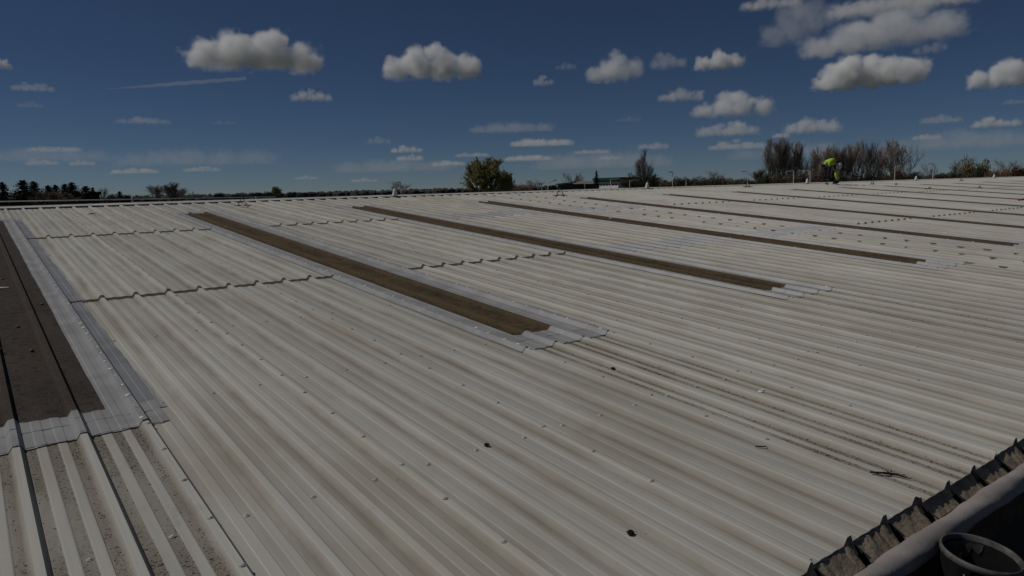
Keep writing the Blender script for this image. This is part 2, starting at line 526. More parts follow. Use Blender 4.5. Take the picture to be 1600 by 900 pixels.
RLAPS = [V_SLO, 4.77 * HT, 8.05 * HT, V_SHI + 0.12]
rl_meshes = [strip_mesh("rooflight_sheet", 0.0, 1.0, 0.0, RLAPS[i + 1] + (0.1 if i < 2 else 0) - RLAPS[i], 6, 0.002 if i else 0.0005, 0.0, 0.0003, 70 + i, skirt=0.005, plain=True) for i in range(3)]
bump = MB(); bump.lathe([(0.024, 0), (0.019, 0.004), (0.010, 0.008), (0.0005, 0.009)], 8)
bump_mesh = bump.mesh("coated_fixing"); bump_mesh.materials.append(M['white'])
cap = MB(); cap.lathe([(0.016, 0), (0.015, 0.010), (0.008, 0.016), (0.0005, 0.017)], 8)
cap_mesh = cap.mesh("red_cap"); cap_mesh.materials.append(M['red'])
for n_, k in enumerate(RL):
    u = RIB0 + k
    base = P(u, V_SLO)
    rl = link("rooflight", None, None, wh)
    rl.location = base - WHL; rl.rotation_euler = (TH, 0, 0)
    rl["label"] = "long brown grimy rooflight strip"
    idx = (k + 1) // 4                        # 0 = beside the camera
    for i in range(3):
        me_ = rl_meshes[i] if idx else rl_meshes[i].copy()
        if idx == 0: me_.materials.clear()
        o = link("rooflight_sheet", me_, M['rooflight'] if idx else M['rooflight_grey'], rl)
        o.location = (0, RLAPS[i] - V_SLO, 0.001)
    near = 0 <= idx <= 4
    L = V_SHI - V_SLO
    mt = M['coat'] if near else M['coat_pale']
    right_in = 0.84 if idx == 0 else 0.755
    left_in = 0.215
    nv = 90 if near else 24
    # left and right painted bands
    o = link("painted_border", border_mesh("painted_border", -0.07, left_in, 0.0, L + 0.05, nv, 0.0048, ragged(0.018, 4, k), ragged(0.004, 6, k + 3)), mt, rl)
    r_out = 1.155 if idx == 0 else 1.125
    o = link("painted_border", border_mesh("painted_border", right_in, r_out, 0.0, L + 0.05, nv, 0.0048, ragged(0.004, 5, k + 9), ragged(0.026, 4, k + 5)), mt, rl)
    if near:
        # darker second coat on the far side of the lap rib
        o = link("painted_border", border_mesh("painted_border", 1.035, r_out - 0.02, 0.05, L, nv, 0.0060, ragged(0.002, 5, k + 19), ragged(0.022, 4, k + 15)), M['coat_dark'], rl)
    # lower and upper ends
    o = link("painted_border", border_mesh("painted_border", -0.06, r_out - 0.02, -0.29, 0.16, 6, 0.0068, None, None, ragged(0.022, 14, k + 31), ragged(0.025, 18, k + 33)), mt, rl)
    o = link("painted_border", border_mesh("painted_border", -0.06, r_out - 0.02, L - 0.03, L + 0.30, 5, 0.0070, None, None, ragged(0.02, 14, k + 41), ragged(0.03, 14, k + 43)), mt, rl)
    if near:
        for vb, e in ((-0.03, 3), (-0.285, 7)):
            rg = ragged(0.012, 12, k + e)
            rg2 = random.Random(k + e)
            V, Fc = [], []
            us = [q[0] for q in prof_pts(0.0, 1.10)]
            for u_ in us:
                h = prof_h(u_) + 0.007; c_ = vb + rg(u_)
                hw = rg2.uniform(0.003, 0.008)
                V += [(u_, c_ - hw, h), (u_, c_, h + 0.004), (u_, c_ + hw, h)]
            for i in range(len(us) - 1):
                for j in range(2):
                    Fc.append((i * 3 + j, (i + 1) * 3 + j, (i + 1) * 3 + j + 1, i * 3 + j + 1))
            link("sealant_bead", pydata("sealant_bead", V, Fc), M['bead'], rl)
        rg = random.Random(100 + k)
        for side in (0.0, 1.0):
            v = -0.2
            while v < L + 0.1:
                o = link("coated_fixing", bump_mesh, None, rl)
                s_ = rg.uniform(0.3, 0.85)
                o.scale = (s_, s_, s_)
                o.location = (side + rg.uniform(-0.012, 0.006), v + rg.uniform(-0.03, 0.03), RH + 0.006)
                v += FIX_D * (0.5 if idx in (0, 1) else 1.0)
    if idx == 0:
        for (px, py) in ((4, 437), (1, 553), (50, 550), (66, 477), (28, 512)):
            uu, vv = roof_uv(px, py)
            o = link("red_cap", cap_mesh, None, rl)
            o.location = (uu - u, vv - V_SLO, prof_h(uu - u) + 0.004)
        uu, vv = roof_uv(2, 452)
        tp = MB(); tp.add([(-0.12, -0.012, 0.016), (0.0, -0.02, 0.018), (0.075, -0.005, 0.014), (0.075, 0.012, 0.014), (0.0, 0.006, 0.022), (-0.12, 0.018, 0.016)], [(0, 1, 4, 5), (1, 2, 3, 4)])
        o = tp.build("tape_strip", M['white'], rl); o.location = (uu - u, vv - V_SLO, prof_h(uu - u) + 0.004)
    if idx == 3:
        tq = MB(); tq.box((0, 0, 0.004), (0.085, 0.10, 0.008), 0.3)
        tqm = tq.mesh("white_patch"); tqm.materials.append(M['white'])
        for (px, py) in ((762, 314), (812, 322), (878, 331), (955, 342.5), (1046, 354), (1157, 368), (1289, 387)):
            uu, vv = roof_uv(px, py)
            o = link("white_patch", tqm, None, rl)
            o.location = (uu - u, vv - V_SLO, prof_h(uu - u) + 0.02); o.rotation_euler = (0, 0, px * 0.37)

# grey paint brushed over the laps of two bays
for bi, k in enumerate(BAY_COATED):
    for vi, vv in enumerate((V_LAP1, V_LAP2)):
        m = border_mesh("painted_lap", 0.10, 2.92, -0.42, 0.32, 3, 0.0045, None, None, ragged(0.09, 7, k + vi), ragged(0.10, 6, k + vi + 4))
        on_roof("painted_lap", m, M['lap_coat'], RIB0 + k, vv, 0.0)

# ------------------------------------------------------------------ fixings
sc_m = MB()
sc_m.lathe([(0.0165, 0.0), (0.0155, 0.0020), (0.0105, 0.0028), (0.0095, 0.0052), (0.006, 0.0070), (0.0005, 0.0074)], 8)
screw_mesh = sc_m.mesh("fixing"); screw_mesh.materials.append(M['screw'])
rnd = random.Random(77)
fix = []
for k in range(-2, 46):
    u = RIB0 + k
    in_rl_edge = (k % 4 == 0) or (k % 4 == 3)
    j = -1
    while True:
        v = V_FIX + j * FIX_D
        j += 1
        if v > V_RIDGE - 0.3: break
        if in_rl_edge and V_SLO - 0.3 < v < V_SHI + 0.3: continue
        if 11 < k < 16 and k not in (12, 15): pass
        fix.append((u + rnd.uniform(-0.006, 0.006), v + rnd.uniform(-0.02, 0.02), RH + 0.001))
    for r_ in range(3):
        uu = u + (r_ + 0.5) * PITCH
        for q in range(-1, 10):
            v = V_PUR + q * PUR_D
            if v > V_RIDGE - 0.4 or v < V_EAVE + 0.1: continue
            if k in RL and V_SLO - 0.3 < v < V_SHI + 0.3: continue
            o_ = 0.119 if rnd.random() < .5 else 0.1667
            fix.append((u + r_ * PITCH + 0.170 + rnd.uniform(-0.01, 0.01), v + rnd.uniform(-0.012, 0.012), 0.001))
def vis(f):
    p = P(*f) - EYE
    c = R3.transposed() @ p
    if c.z > -0.1: return None
    x = 800 + F_PX * c.x / -c.z; y = 450 - F_PX * c.y / -c.z
    return (-c.z) if (-10 < x < 1610 and y < 910) else None
fix = [(vis(f), f) for f in fix]
fix = sorted([f for f in fix if f[0]], key=lambda t: t[0])
for d, (u, v, w) in fix[:290]:
    o = on_roof("fixing", screw_mesh, None, u, v, w)
    o.rotation_euler = (TH + rnd.uniform(-.12, .12), rnd.uniform(-.12, .12), 0)
rest = MB()
for d, (u, v, w) in fix[290:]:
    c = P(u, v, w); r = 0.0125
    V = [c + Vector((r * math.cos(t), r * math.sin(t), 0)) for t in (0, 1.257, 2.513, 3.77, 5.027)]
    V += [p + Vector((0, 0, 0.010)) * 1.0 + (c - p) * 0.35 for p in V]
    rest.add([p - WHL for p in V], [(i, (i + 1) % 5, 5 + (i + 1) % 5, 5 + i) for i in range(5)] + [(5, 6, 7, 8, 9)])
o = rest.build("fixings", M['screw'], wh); o["kind"] = "stuff"

# moss crumbs and grit washed into the pans, mostly below the rooflights
rg = random.Random(21); mo = MB()
for i in range(2600):
    if i < 2000:
        k = rg.choice((-1, -1, 3, 3, 3, 7)); u = RIB0 + k + rg.randrange(3) * PITCH
        v = rg.uniform(V_EAVE + 0.03, V_SLO - 0.35) if rg.random() < .8 else rg.triangular(V_EAVE + .02, V_EAVE + 1.2, V_EAVE + .05)
        s_ = rg.uniform(0.0012, 0.0042)
    else:
        k = rg.randrange(0, 12); u = RIB0 + k + rg.randrange(3) * PITCH
        v = rg.uniform(V_EAVE + 0.03, V_LAP2); s_ = rg.uniform(0.0012, 0.0035)
    du = rg.choice((rg.uniform(.045, .09), rg.uniform(.15, .196), rg.uniform(.25, .292), rg.uniform(.262, .296)))
    c = P(u + du, v, 0.0005) - WHL
    V = [c + Vector((s_ * rg.uniform(.6, 1.4) * math.cos(a_), s_ * rg.uniform(.6, 2.0) * math.sin(a_), 0)) for a_ in (0, 1.25, 2.5, 3.77, 5.0)]
    V.append(c + Vector((0, 0, s_ * rg.uniform(.5, 1.1))))
    mo.add(V, [(j, (j + 1) % 5, 5) for j in range(5)])
o = mo.build("moss_crumbs", M['void'], wh); o["kind"] = "stuff"

# dark sealant dabbed over the crest fixings of three laps
def dab_mesh(seed):
    rg = random.Random(seed)
    V, Fc = [], []
    us = (-0.034, -0.026, -0.015, 0.0, 0.015, 0.026, 0.034)
    vs_ = (-0.085, -0.055, -0.02, 0.02, 0.055, 0.085)
    for j, v in enumerate(vs_):
        e = math.sqrt(max(0.05, 1 - (v / 0.095) ** 2)) * rg.uniform(0.8, 1.1)
        for u in us:
            uu = u * e
            V.append((uu, v + rg.uniform(-.006, .006), prof_h(uu) + 0.004 + 0.012 * e * rg.uniform(0.6, 1)))
    nu = len(us)
    for j in range(len(vs_) - 1):
        for i in range(nu - 1):
            Fc.append((j * nu + i, j * nu + i + 1, (j + 1) * nu + i + 1, (j + 1) * nu + i))
    return pydata("sealant_dab", V, Fc)
dabs = [dab_mesh(s) for s in range(4)]
for k in (12, 13, 14):
    j = -1
    while True:
        v = V_FIX + j * FIX_D; j += 1
        if v > V_RIDGE - 0.5: break
        if k == 12 and v > V_SLO - 0.05: break
        o = on_roof("sealant_dab", dabs[rnd.randrange(4)], M['dab'], RIB0 + k + rnd.uniform(-.004, .004), v + rnd.uniform(-.03, .03), 0.004)
        o.scale = (rnd.uniform(.8, 1.1), rnd.uniform(0.45, 1.05), rnd.uniform(.7, 1.0))

# ------------------------------------------------------------------ ridge cap, far slope, eave
CAPL = 3.0
def cap_piece():
    V, Fc = [], []
    prof = [(-0.20, RH - 0.010), (-0.20, RH + 0.006), (-0.03, RH + 0.014), (0.0, RH + 0.030), (0.03, RH + 0.009)]
    for x in (0.0, CAPL - 0.006):
        for v, w in prof:
            V.append((x, v, w))
    n = len(prof)
    # the far wing bends down with the other slope
    t2 = math.tan(2 * TH)
    for x in (0.0, CAPL - 0.006):
        V.append((x, 0.22, RH + 0.022 - 0.22 * t2)); 
    Fc = [(i, n + i, n + i + 1, i + 1) for i in range(n - 1)] + [(n - 1, 2 * n - 1, 2 * n + 1, 2 * n)]
    return pydata("ridge_cap", V, Fc)
capm = cap_piece()
for i in range(31):
    o = on_roof("ridge_cap", capm, M['ridge'], RIB0 + K0 + 0.1 + i * CAPL, V_RIDGE, 0.001 if i % 2 else 0.003)
U0, U1 = RIB0 + K0, RIB0 + K1
pr = P(0, V_RIDGE, 0)
fs = MB()
far_eave_y = 2 * pr.y - P(0, V_EAVE, 0).y; far_eave_z = P(0, V_EAVE, 0).z
pts = prof_pts(0.0, 1.0)
m_far = []
for (u, h, d, p) in pts:
    m_far.append((u, 0.12, h - 0.03)); m_far.append((u, far_eave_y - pr.y, h - 0.03 - (pr.z - far_eave_z)))
nf = [(2 * i, 2 * i + 1, 2 * i + 3, 2 * i + 2)[::-1] for i in range(len(pts) - 1)]
far_mesh = pydata("far_slope_sheet", m_far, nf)
fa = far_mesh.attributes.new("dirt", 'FLOAT', 'POINT')
fslope = empty("far_roof_slope"); fslope.parent = wh
for k in range(K0, K1):
    o = link("far_slope_sheet", far_mesh, M['roof'], fslope)
    o.location = Vector((RIB0 + k, pr.y, pr.z)) - WHL
# walls
eave = P(0, V_EAVE, 0)
wl = MB(); yw = eave.y + 0.16
wl.box(((U0 + U1) / 2 - 20, yw + 0.1 - 20, (eave.z - 0.25) / 2), (U1 - U0 - 0.4, 0.2, eave.z - 0.25)); wl.build("wall", M['wall'], wh)
wl = MB(); wl.box(((U0 + U1) / 2 - 20, far_eave_y - 0.4 - 20, (eave.z - 0.25) / 2), (U1 - U0 - 0.4, 0.2, eave.z - 0.25)); wl.build("wall", M['wall'], wh)
for ux in (U0 + 0.3, U1 - 0.3):
    V = [(ux - 20, yw - 20 + 0.2, 0), (ux - 20, far_eave_y - 0.5 - 20, 0), (ux - 20, far_eave_y - 0.5 - 20, far_eave_z - 0.1), (ux - 20, pr.y - 20, pr.z - 0.06), (ux - 20, yw - 20 + 0.2, eave.z - 0.1)]
    V += [(x + 0.15, y, z) for x, y, z in V]
    wl = MB(); wl.add(V, [(0, 1, 2, 3, 4), (9, 8, 7, 6, 5)] + [(i, 5 + i, 5 + (i + 1) % 5, (i + 1) % 5) for i in range(5)])
    wl.build("wall", M['wall'], wh)

# eave: fibre closures in the pans, near-black sheet as the shade under ribs, membrane roll, timber
def closure_mesh(seed):
    rg = random.Random(seed)
    V, Fc = [], []
    us = [0.0, 0.012, 0.024, 0.036, 0.048, 0.062, 0.095, 0.13, 0.1667, 0.20, 0.235, 0.265, 0.285, 0.300, 0.315, PITCH]
    for u in us:
        t = rg.uniform(-0.004, 0.004); lo = rg.uniform(-.005, .005)
        h = prof_h(u) - 0.004
        V += [(u, 0.004, h), (u, -0.014 + t, h * .45 - 0.014 + lo), (u, -0.046 + t, -0.042 + lo), (u, -0.090, -0.078)]
    for i in range(len(us) - 1):
        for j in range(3):
            if 1 <= i <= 4 and j >= (1 if i in (2, 3) else 2):     # gap on the right of the rib
                continue
            Fc.append((i * 4 + j, i * 4 + j + 1, (i + 1) * 4 + j + 1, (i + 1) * 4 + j))
    return pydata("pan_closure", V, Fc)
clos = [closure_mesh(s) for s in range(5)]
for k in range(0, 90):
    on_roof("pan_closure", clos[rnd.randrange(5)], M['closure'], RIB0 + k * PITCH - 1.0, V_EAVE + 0.012, 0.0)
vb = MB(); vb.add([(0, 0, 0), (U1 - U0, 0, 0), (U1 - U0, 0.05, -0.3), (0, 0.05, -0.3), ], [(0, 3, 2, 1)])
on_roof("cavity_shade_sheet", vb.mesh("cavity_shade_sheet"), M['void'], U0, V_EAVE + 0.12, -0.008)  # added sheet, its black stands for the shade inside the rib openings
# lumpy membrane roll
rg = random.Random(3)
V, Fc = [], []
nx, nr = 420, 12
ra, rb_ = ragged(0.010, 5, 1), ragged(0.012, 4, 2)
for i in range(nx + 1):
    x = (U1 - U0) * i / nx if i > 260 else 14.0 * i / 260
    for j in range(nr):
        t = math.radians(-62 + 250 * j / (nr - 1))
        r = 0.060 + 0.25 * ra(x) + (0.004 * math.sin(7 * x + j)) + 0.003 * math.sin(23 * x + 2 * j)
        V.append((x, -0.128 + math.cos(t) * r * -1.0, -0.110 + math.sin(t) * r * 1.0 + rb_(x) * 0.4))
for i in range(nx):
    for j in range(nr - 1):
        Fc.append((i * nr + j, (i + 1) * nr + j, (i + 1) * nr + j + 1, i * nr + j + 1))
o = on_roof("gutter_membrane", pydata("gutter_membrane", V, Fc), M['roll'], U0 + 2.5, V_EAVE, 0.0)
for p_ in o.data.polygons: p_.use_smooth = True
for i in range(20):
    tb = MB(); tb.box((2.19, 0, 0), (4.37, 0.05, 0.20)); o = on_roof("fascia_board", tb.mesh("fascia_board"), M['timber'], U0 + i * 4.38, V_EAVE - 0.125, -0.255)

# safety rail beyond the ridge
def at_y(px, py, y):
    d = ray(px, py)
    return EYE + d * (y / d.y)
A0 = at_y(-60, 316.2, pr.y + 0.55); A1 = at_y(430, 307.2, pr.y + 0.55)
sr = empty("safety_rail", A0 + Vector((0, 0, -0.4)))
tag(sr, "thin pale metal rail running just behind the ridge at the far left", "rail")
t = MB(); t.tube(A0 - sr.location, A1 - sr.location, 0.013, n=8); t.build("rail", M['galv'], sr, True)
for px in (-30, 207, 400):
    q = at_y(px, 316.2 - (px + 60) * 9.0 / 490, pr.y + 0.55)
    top = 0.085 if px == 207 else 0.02
    t = MB(); t.tube(q - sr.location + Vector((0, 0, -0.42)), q - sr.location + Vector((0, 0, top)), 0.018, n=8); t.build("post", M['galv'], sr, True)

# ------------------------------------------------------------------ things on the roof
def a_frame(px, py, label, rot, s0=0.85):
    u, v = roof_uv(px, py)
    v = min(v, V_RIDGE - 0.5); u = u_at(px, v)
    base = P(u, v, RH + 0.002)
    e = empty("anchor_frame", base, rot); e.rotation_euler = (TH, 0, rot); e.scale = (s0, s0, s0)
    tag(e, label, "anchor", "A-shaped anchor frames along the upper slope")
    for s_ in (-1, 1):
        t = MB(); t.tube((0.17 * s_, 0, 0.02), (0.035 * s_, 0, 0.29), 0.015, n=8); t.build("leg", M['dark_steel'], e, True)
        t = MB(); t.box((0.20 * s_, 0, 0.010), (0.30, 0.09, 0.018)); t.build("foot_plate", M['dark_steel'], e)
    t = MB(); t.tube((-0.04, 0, 0.292), (0.04, 0, 0.292), 0.017, n=8); t.build("top_bar", M['dark_steel'], e, True)
    t = MB(); t.box((0, 0, 0.032), (0.34, 0.05, 0.014)); t.build("base_bar", M['dark_steel'], e)
a_frame(379, 324, "low A-shaped dark steel frame nearest the left end of the ridge", -0.3, 0.62)
a_frame(875, 307.5, "dark A-shaped steel frame in front of the brown building", 0.0)
a_frame(1168, 293.5, "dark A-shaped steel frame below the lamp post left of the poplars", 0.0)
a_frame(1363, 289.0, "small A-shaped frame just right of the bending worker", 0.1)
a_frame(1502, 283.6, "smallest A-shaped frame, below the dense dark tree at right", 0.0)

def ridge_post(px, py, label):
    u, v = roof_uv(px, py)
    v = min(v, V_RIDGE - 0.25); u = u_at(px, v)
    base = P(u, v, RH + 0.002)
    e = empty("ridge_post", base); e.rotation_euler = (TH, 0, 0)
    tag(e, label, "post", "white conical posts along the ridge")
    t = MB(); t.box((0, 0, 0.006), (0.52, 0.16, 0.010)); t.build("base_plate", M['galv'], e)
    t = MB(); t.lathe([(0.085, 0.011), (0.083, 0.05), (0.055, 0.17), (0.050, 0.21), (0.030, 0.235), (0.002, 0.24)], 14); t.build("cone", M['white'], e, True)
    t = MB(); t.lathe([(0.014, 0.238), (0.013, 0.275), (0.022, 0.28), (0.022, 0.295), (0.002, 0.30)], 8); t.build("eyelet", M['galv'], e, True)
ridge_post(617, 307, "white conical post on the ridge before the round bare tree")
ridge_post(1011, 294, "white conical post below the tall narrow poplar")
ridge_post(1261, 286, "white conical post between two lamp posts, left of the worker")
ridge_post(1431, 280, "white conical post right of the vase-shaped bare tree")
ridge_post(1553, 276, "rightmost white conical post, before the reddish hedge")

def scrap(name, px, py, parts, label, cat, mat, rz=0.0, w=0.006):
    u, v = roof_uv(px, py)
    h = prof_h((u - RIB0) % PITCH)
    o = parts.build(name, mat)
    o.location = P(u, v, h + w); o.rotation_euler = (TH, 0, rz)
    tag(o, label, cat)
    return o
def crumple(r, seed, n=2):
    bm = bmesh.new(); bmesh.ops.create_icosphere(bm, subdivisions=n, radius=r)
    rg = random.Random(seed)
    for v in bm.verts:
        v.co *= rg.uniform(0.6, 1.25); v.co.z = abs(v.co.z) * 0.7
    b = MB(); bm.verts.ensure_lookup_table()
    b.add([v.co[:] for v in bm.verts], [tuple(q.index for q in f.verts) for f in bm.faces]); bm.free()
    return b
scrap("moss_clump", 760, 698, crumple(0.018, 1), "small black moss clump on the sheets in the middle foreground", "moss", M['void'])
scrap("moss_clump", 984, 836, crumple(0.019, 2), "black moss clump low in the foreground, nearest the bottom edge", "moss", M['void'])
scrap("moss_clump", 957, 577, crumple(0.018, 4), "tiny dark moss clump below the end of the wide brown rooflight", "moss", M['void'])
t = MB(); t.tube((-0.085, 0.02, 0.008), (-0.02, 0.004, 0.012), 0.005, 0.006, 6); t.tube((-0.02, 0.004, 0.012), (0.05, -0.012, 0.010), 0.008, 0.007, 6); t.tube((0.05, -0.012, 0.010), (0.10, -0.05, 0.006), 0.007, 0.002, 6); t.tube((-0.02, 0.004, 0.012), (-0.08, -0.006, 0.006), 0.003, 0.002, 5); t.tube((0.01, 0.0, 0.014), (0.0, 0.02, 0.02), 0.004, 0.002, 5)
scrap("dead_twig", 1386, 744, t, "black forked twig lying near the eave at lower right", "twig", M['void'], -0.75)
t = MB(); t.tube((-0.03, 0, 0.004), (0.035, 0, 0.006), 0.004, 0.0035, 6)
scrap("stick", 1188, 700, t, "short straight black stick lying along a pan", "stick", M['void'], -0.75)
t = MB(); t.lathe([(0.02, 0), (0.014, 0.003), (0.001, 0.004)], 7, (0, 0, 0)); t.lathe([(0.012, 0), (0.008, 0.003), (0.001, 0.004)], 7, (0.05, 0.01, 0))
scrap("bird_dropping", 1188, 612.5, t, "small white bird dropping on the right-hand sheets", "dropping", M['white'])
t = MB(); t.add([(-0.13, 0.0, 0.01), (0.0, 0.03, 0.035), (0.14, 0.02, 0.03), (0.02, -0.04, 0.02), (-0.02, -0.03, 0.012)], [(0, 4, 3, 1), (3, 2, 1)])
scrap("torn_flap", 144, 336, t, "small dark torn flap on the top sheets at upper left", "debris", M['dark_steel'], 0.6)
t = MB(); t.box((0, 0, 0.03), (1.2, 0.10, 0.06)); t.tube((-0.75, 0, 0.03), (-0.55, 0, 0.03), 0.02, n=8)
scrap("red_tool", 1597, 313.5, t, "dark red tool lying at the right edge of the frame", "tool", M['red'], 0.15, 0.01)

def paint_pot(px, py, label, s=0.6):
    u, v = roof_uv(px, py)
    e = empty("paint_pot", P(u, v, RH + 0.002)); tag(e, label, "pot", "white pots left on the far slope")
    t = MB(); t.lathe([(0.09 * s, 0), (0.10 * s, 0.16 * s), (0.106 * s, 0.165 * s), (0.106 * s, 0.18 * s), (0.094 * s, 0.18 * s), (0.09 * s, 0.03 * s), (0.001, 0.03 * s)], 14); t.build("pot", M['white'], e, True)
    t = MB()
    for i in range(8):
        a, b_ = math.pi * i / 8, math.pi * (i + 1) / 8
        t.tube((0.105 * s * math.cos(a), 0.105 * s * math.sin(a) * .8, 0.17 * s), (0.105 * s * math.cos(b_), 0.105 * s * math.sin(b_) * .8, 0.17 * s), 0.004, n=5)
    t.build("handle", M['dark_steel'], e)
    return e
paint_pot(1400, 290.5, "small white pot beside the rooflight right of the worker")
paint_pot(1452, 297.0, "white pot standing alone on the far slope below the others")
paint_pot(1530, 295.2, "white pot farthest right on the far slope")
for (px, py, sd, lab) in ((1337, 290.6, 5, "dark crumpled rag just right of the worker's feet"), (1349, 291, 6, "dark rag beside the small A-shaped frame"), (1544, 297, 7, "pale rag next to the rightmost white pot"), (1446, 296.4, 8, "dark rag next to the white pot standing alone")):
    scrap("rag", px, py, crumple(0.07, sd), lab, "rag", M['white'] if sd == 7 else M['dark_steel'], 0, 0.01)

# bucket on a scaffold board outside the eave
BM = simple_mat("black_bucket_plastic", (0.008, 0.008, 0.009), 0.9, 0.3, 12.0)
BM.node_tree.nodes["Principled BSDF"].inputs["Specular IOR Level"].default_value = 0.05
BR = simple_mat("paint_smeared_rim", (0.115, 0.11, 0.102), 0.6, 0.6, 14.0)
BP = simple_mat("drying_grey_paint", (0.085, 0.08, 0.073), 0.55, 0.5, 9.0, bump=0.4)
d = ray(1533, 866)
bc = EYE + d * (3.40 / F_PX)
bk = empty("bucket", bc)
bk.rotation_mode = 'QUATERNION'
from mathutils import Quaternion
bk.rotation_quaternion = Quaternion(Vector((d.x, d.y, 0)).normalized(), math.radians(7))
bk.location = bc - bk.rotation_quaternion @ Vector((0, 0, 0.39))
tag(bk, "black bucket with paint-smeared grey rim outside the eave, lower right corner", "bucket")
R_ = 0.168
t = MB(); t.lathe([(R_ * .80, 0.0), (R_ * .97, 0.37), (R_ * .93, 0.37), (R_ * .78, 0.02), (0.001, 0.02)], 40); t.build("shell", BM, bk, True)
t = MB()
prof = [(R_ * .975, 0.368), (R_ * 1.015, 0.372), (R_ * 1.03, 0.388), (R_ * 1.02, 0.400), (R_ * .99, 0.403), (R_ * .962, 0.398), (R_ * .95, 0.372)]
t.lathe(prof, 48, closed=False); t.build("rim", BR, bk, True)
# paint skin clinging to the far inside wall
rg = random.Random(9); V, Fc = [], []
n = 30
for i in range(n + 1):
    a = math.radians(15 + 125 * i / n) 
    dn = 0.03 + 0.06 * math.sin(math.pi * i / n) + 0.02 * math.sin(i * 1.3) + rg.uniform(-.008, .008)
    for j in range(5):
        z = 0.37 - dn * j / 4
        r = R_ * (0.78 + (0.93 - 0.78) * (z - 0.02) / 0.35) - 0.004
        V.append((r * math.cos(a), r * math.sin(a), z))
for i in range(n):
    for j in range(4):
        Fc.append((i * 5 + j, (i + 1) * 5 + j, (i + 1) * 5 + j + 1, i * 5 + j + 1))
link("paint_skin", pydata("paint_skin", V, Fc), BP, bk, True)
t = MB(); t.lathe([(R_ * .83, 0.16), (R_ * .5, 0.166), (0.001, 0.163)], 30, closed=False)
t.build("paint", simple_mat("wet_dark_grey_paint", (0.02, 0.021, 0.026), 0.25, 0.4, 6.0), bk, True)
for s_ in (-1, 1):
    t = MB(); t.box((R_ * 1.0 * s_, 0, 0.345), (0.022, 0.05, 0.05)); t.build("handle_lug", BM, bk)
t = MB(); pts_ = [(R_ * 1.05 * math.cos(a), -R_ * 1.05 * math.sin(a) * 0.75, 0.345 - 0.13 * math.sin(a)) for a in [math.pi * i / 14 for i in range(15)]]
for a, b_ in zip(pts_, pts_[1:]): t.tube(a, b_, 0.004, n=6)
t.build("handle", M['galv'], bk, True)
br = empty("paint_brush", bc + Vector((0.03, -0.02, -0.22)))
br.rotation_euler = (math.radians(52), math.radians(12), math.radians(60))
tag(br, "paint brush with dark handle lying inside the black bucket", "brush")
t = MB(); t.tube((0, 0, 0.06), (0, 0, 0.12), 0.012, 0.009, 8); t.tube((0, 0, 0.12), (0, 0, 0.21), 0.009, 0.013, 8); t.build("handle", M['timber'], br, True)
t = MB(); t.box((0, 0, 0.035), (0.075, 0.024, 0.05)); t.build("ferrule", M['galv'], br)
t = MB(); t.box((0, 0, -0.025), (0.072, 0.020, 0.07)); t.build("bristles", BP, br)
for i in range(3):
    t = MB(); t.box((0, 0, 0), (1.7, 0.21, 0.038))
    o = t.build("scaffold_board", M['timber'])
    o.location = (bc.x - 0.25, bc.y - 0.20 + 0.22 * i, bc.z - 0.40 - 0.021)
    tag(o, ["outermost dark scaffold board under the bucket", "middle dark scaffold board under the bucket", "dark scaffold board under the bucket nearest the wall"][i], "board", "scaffold boards under the bucket")
sbt = empty("scaffold", (bc.x - 0.25, bc.y, 0)); tag(sbt, "dull steel scaffold frame carrying the boards outside the eave", "scaffold")
for dx in (-0.7, 0.7):
    t = MB(); t.tube((dx, -0.42, bc.z - 0.465), (dx, 0.34, bc.z - 0.465), 0.024, n=10); t.build("transom", M['galv'], sbt, True)
    t = MB(); t.tube((dx, -0.36, 0), (dx, -0.36, bc.z - 0.43), 0.024, n=10); t.build("standard", M['galv'], sbt, True)
    t = MB(); t.tube((dx, 0.30, 0), (dx, 0.30, bc.z - 0.43), 0.024, n=10); t.build("standard", M['galv'], sbt, True)

# ------------------------------------------------------------------ worker bending over
def skin_obj(name, verts, edges, radii, mat, parent, root=0, sub=2):
    m = bpy.data.meshes.new(name)
    m.from_pydata(verts, edges, [])
    o = link(name, m, mat, parent)
    md = o.modifiers.new("skin", 'SKIN'); md.use_smooth_shade = True
    for i, r in enumerate(radii):
        sv = m.skin_vertices[0].data[i]
        sv.radius = (r, r) if not isinstance(r, tuple) else r
        sv.use_root = (i == root)
    ms = o.modifiers.new("sub", 'SUBSURF'); ms.levels = sub; ms.render_levels = sub
    return o
u, v = roof_uv(1303, 289.5)
v = min(v, V_RIDGE - 0.35); u = u_at(1305, v)
foot = P(u, v, RH + 0.003)
pe = empty("person", foot, math.atan2(0.603, -0.797) + 0.1); pe.scale = (1.08, 1.08, 1.08)
tag(pe, "worker in lime high-visibility jacket bending over on the ridge", "person")
SK = simple_mat("skin", (0.42, 0.26, 0.19), 0.6, 0.1, 10)
LIME = simple_mat("lime_high_visibility_cloth", (0.36, 0.62, 0.03), 0.7, 0.15, 8)
YEL = simple_mat("yellow_high_visibility_cloth", (0.55, 0.60, 0.10), 0.7, 0.15, 8)
NAVY = simple_mat("navy_work_cloth", (0.012, 0.014, 0.03), 0.85, 0.3, 10)
REFL = simple_mat("silver_reflective_tape", (0.55, 0.56, 0.62), 0.35, 0.1, 10)
HAIR = simple_mat("dark_hair", (0.012, 0.010, 0.009), 0.8, 0.3, 20)
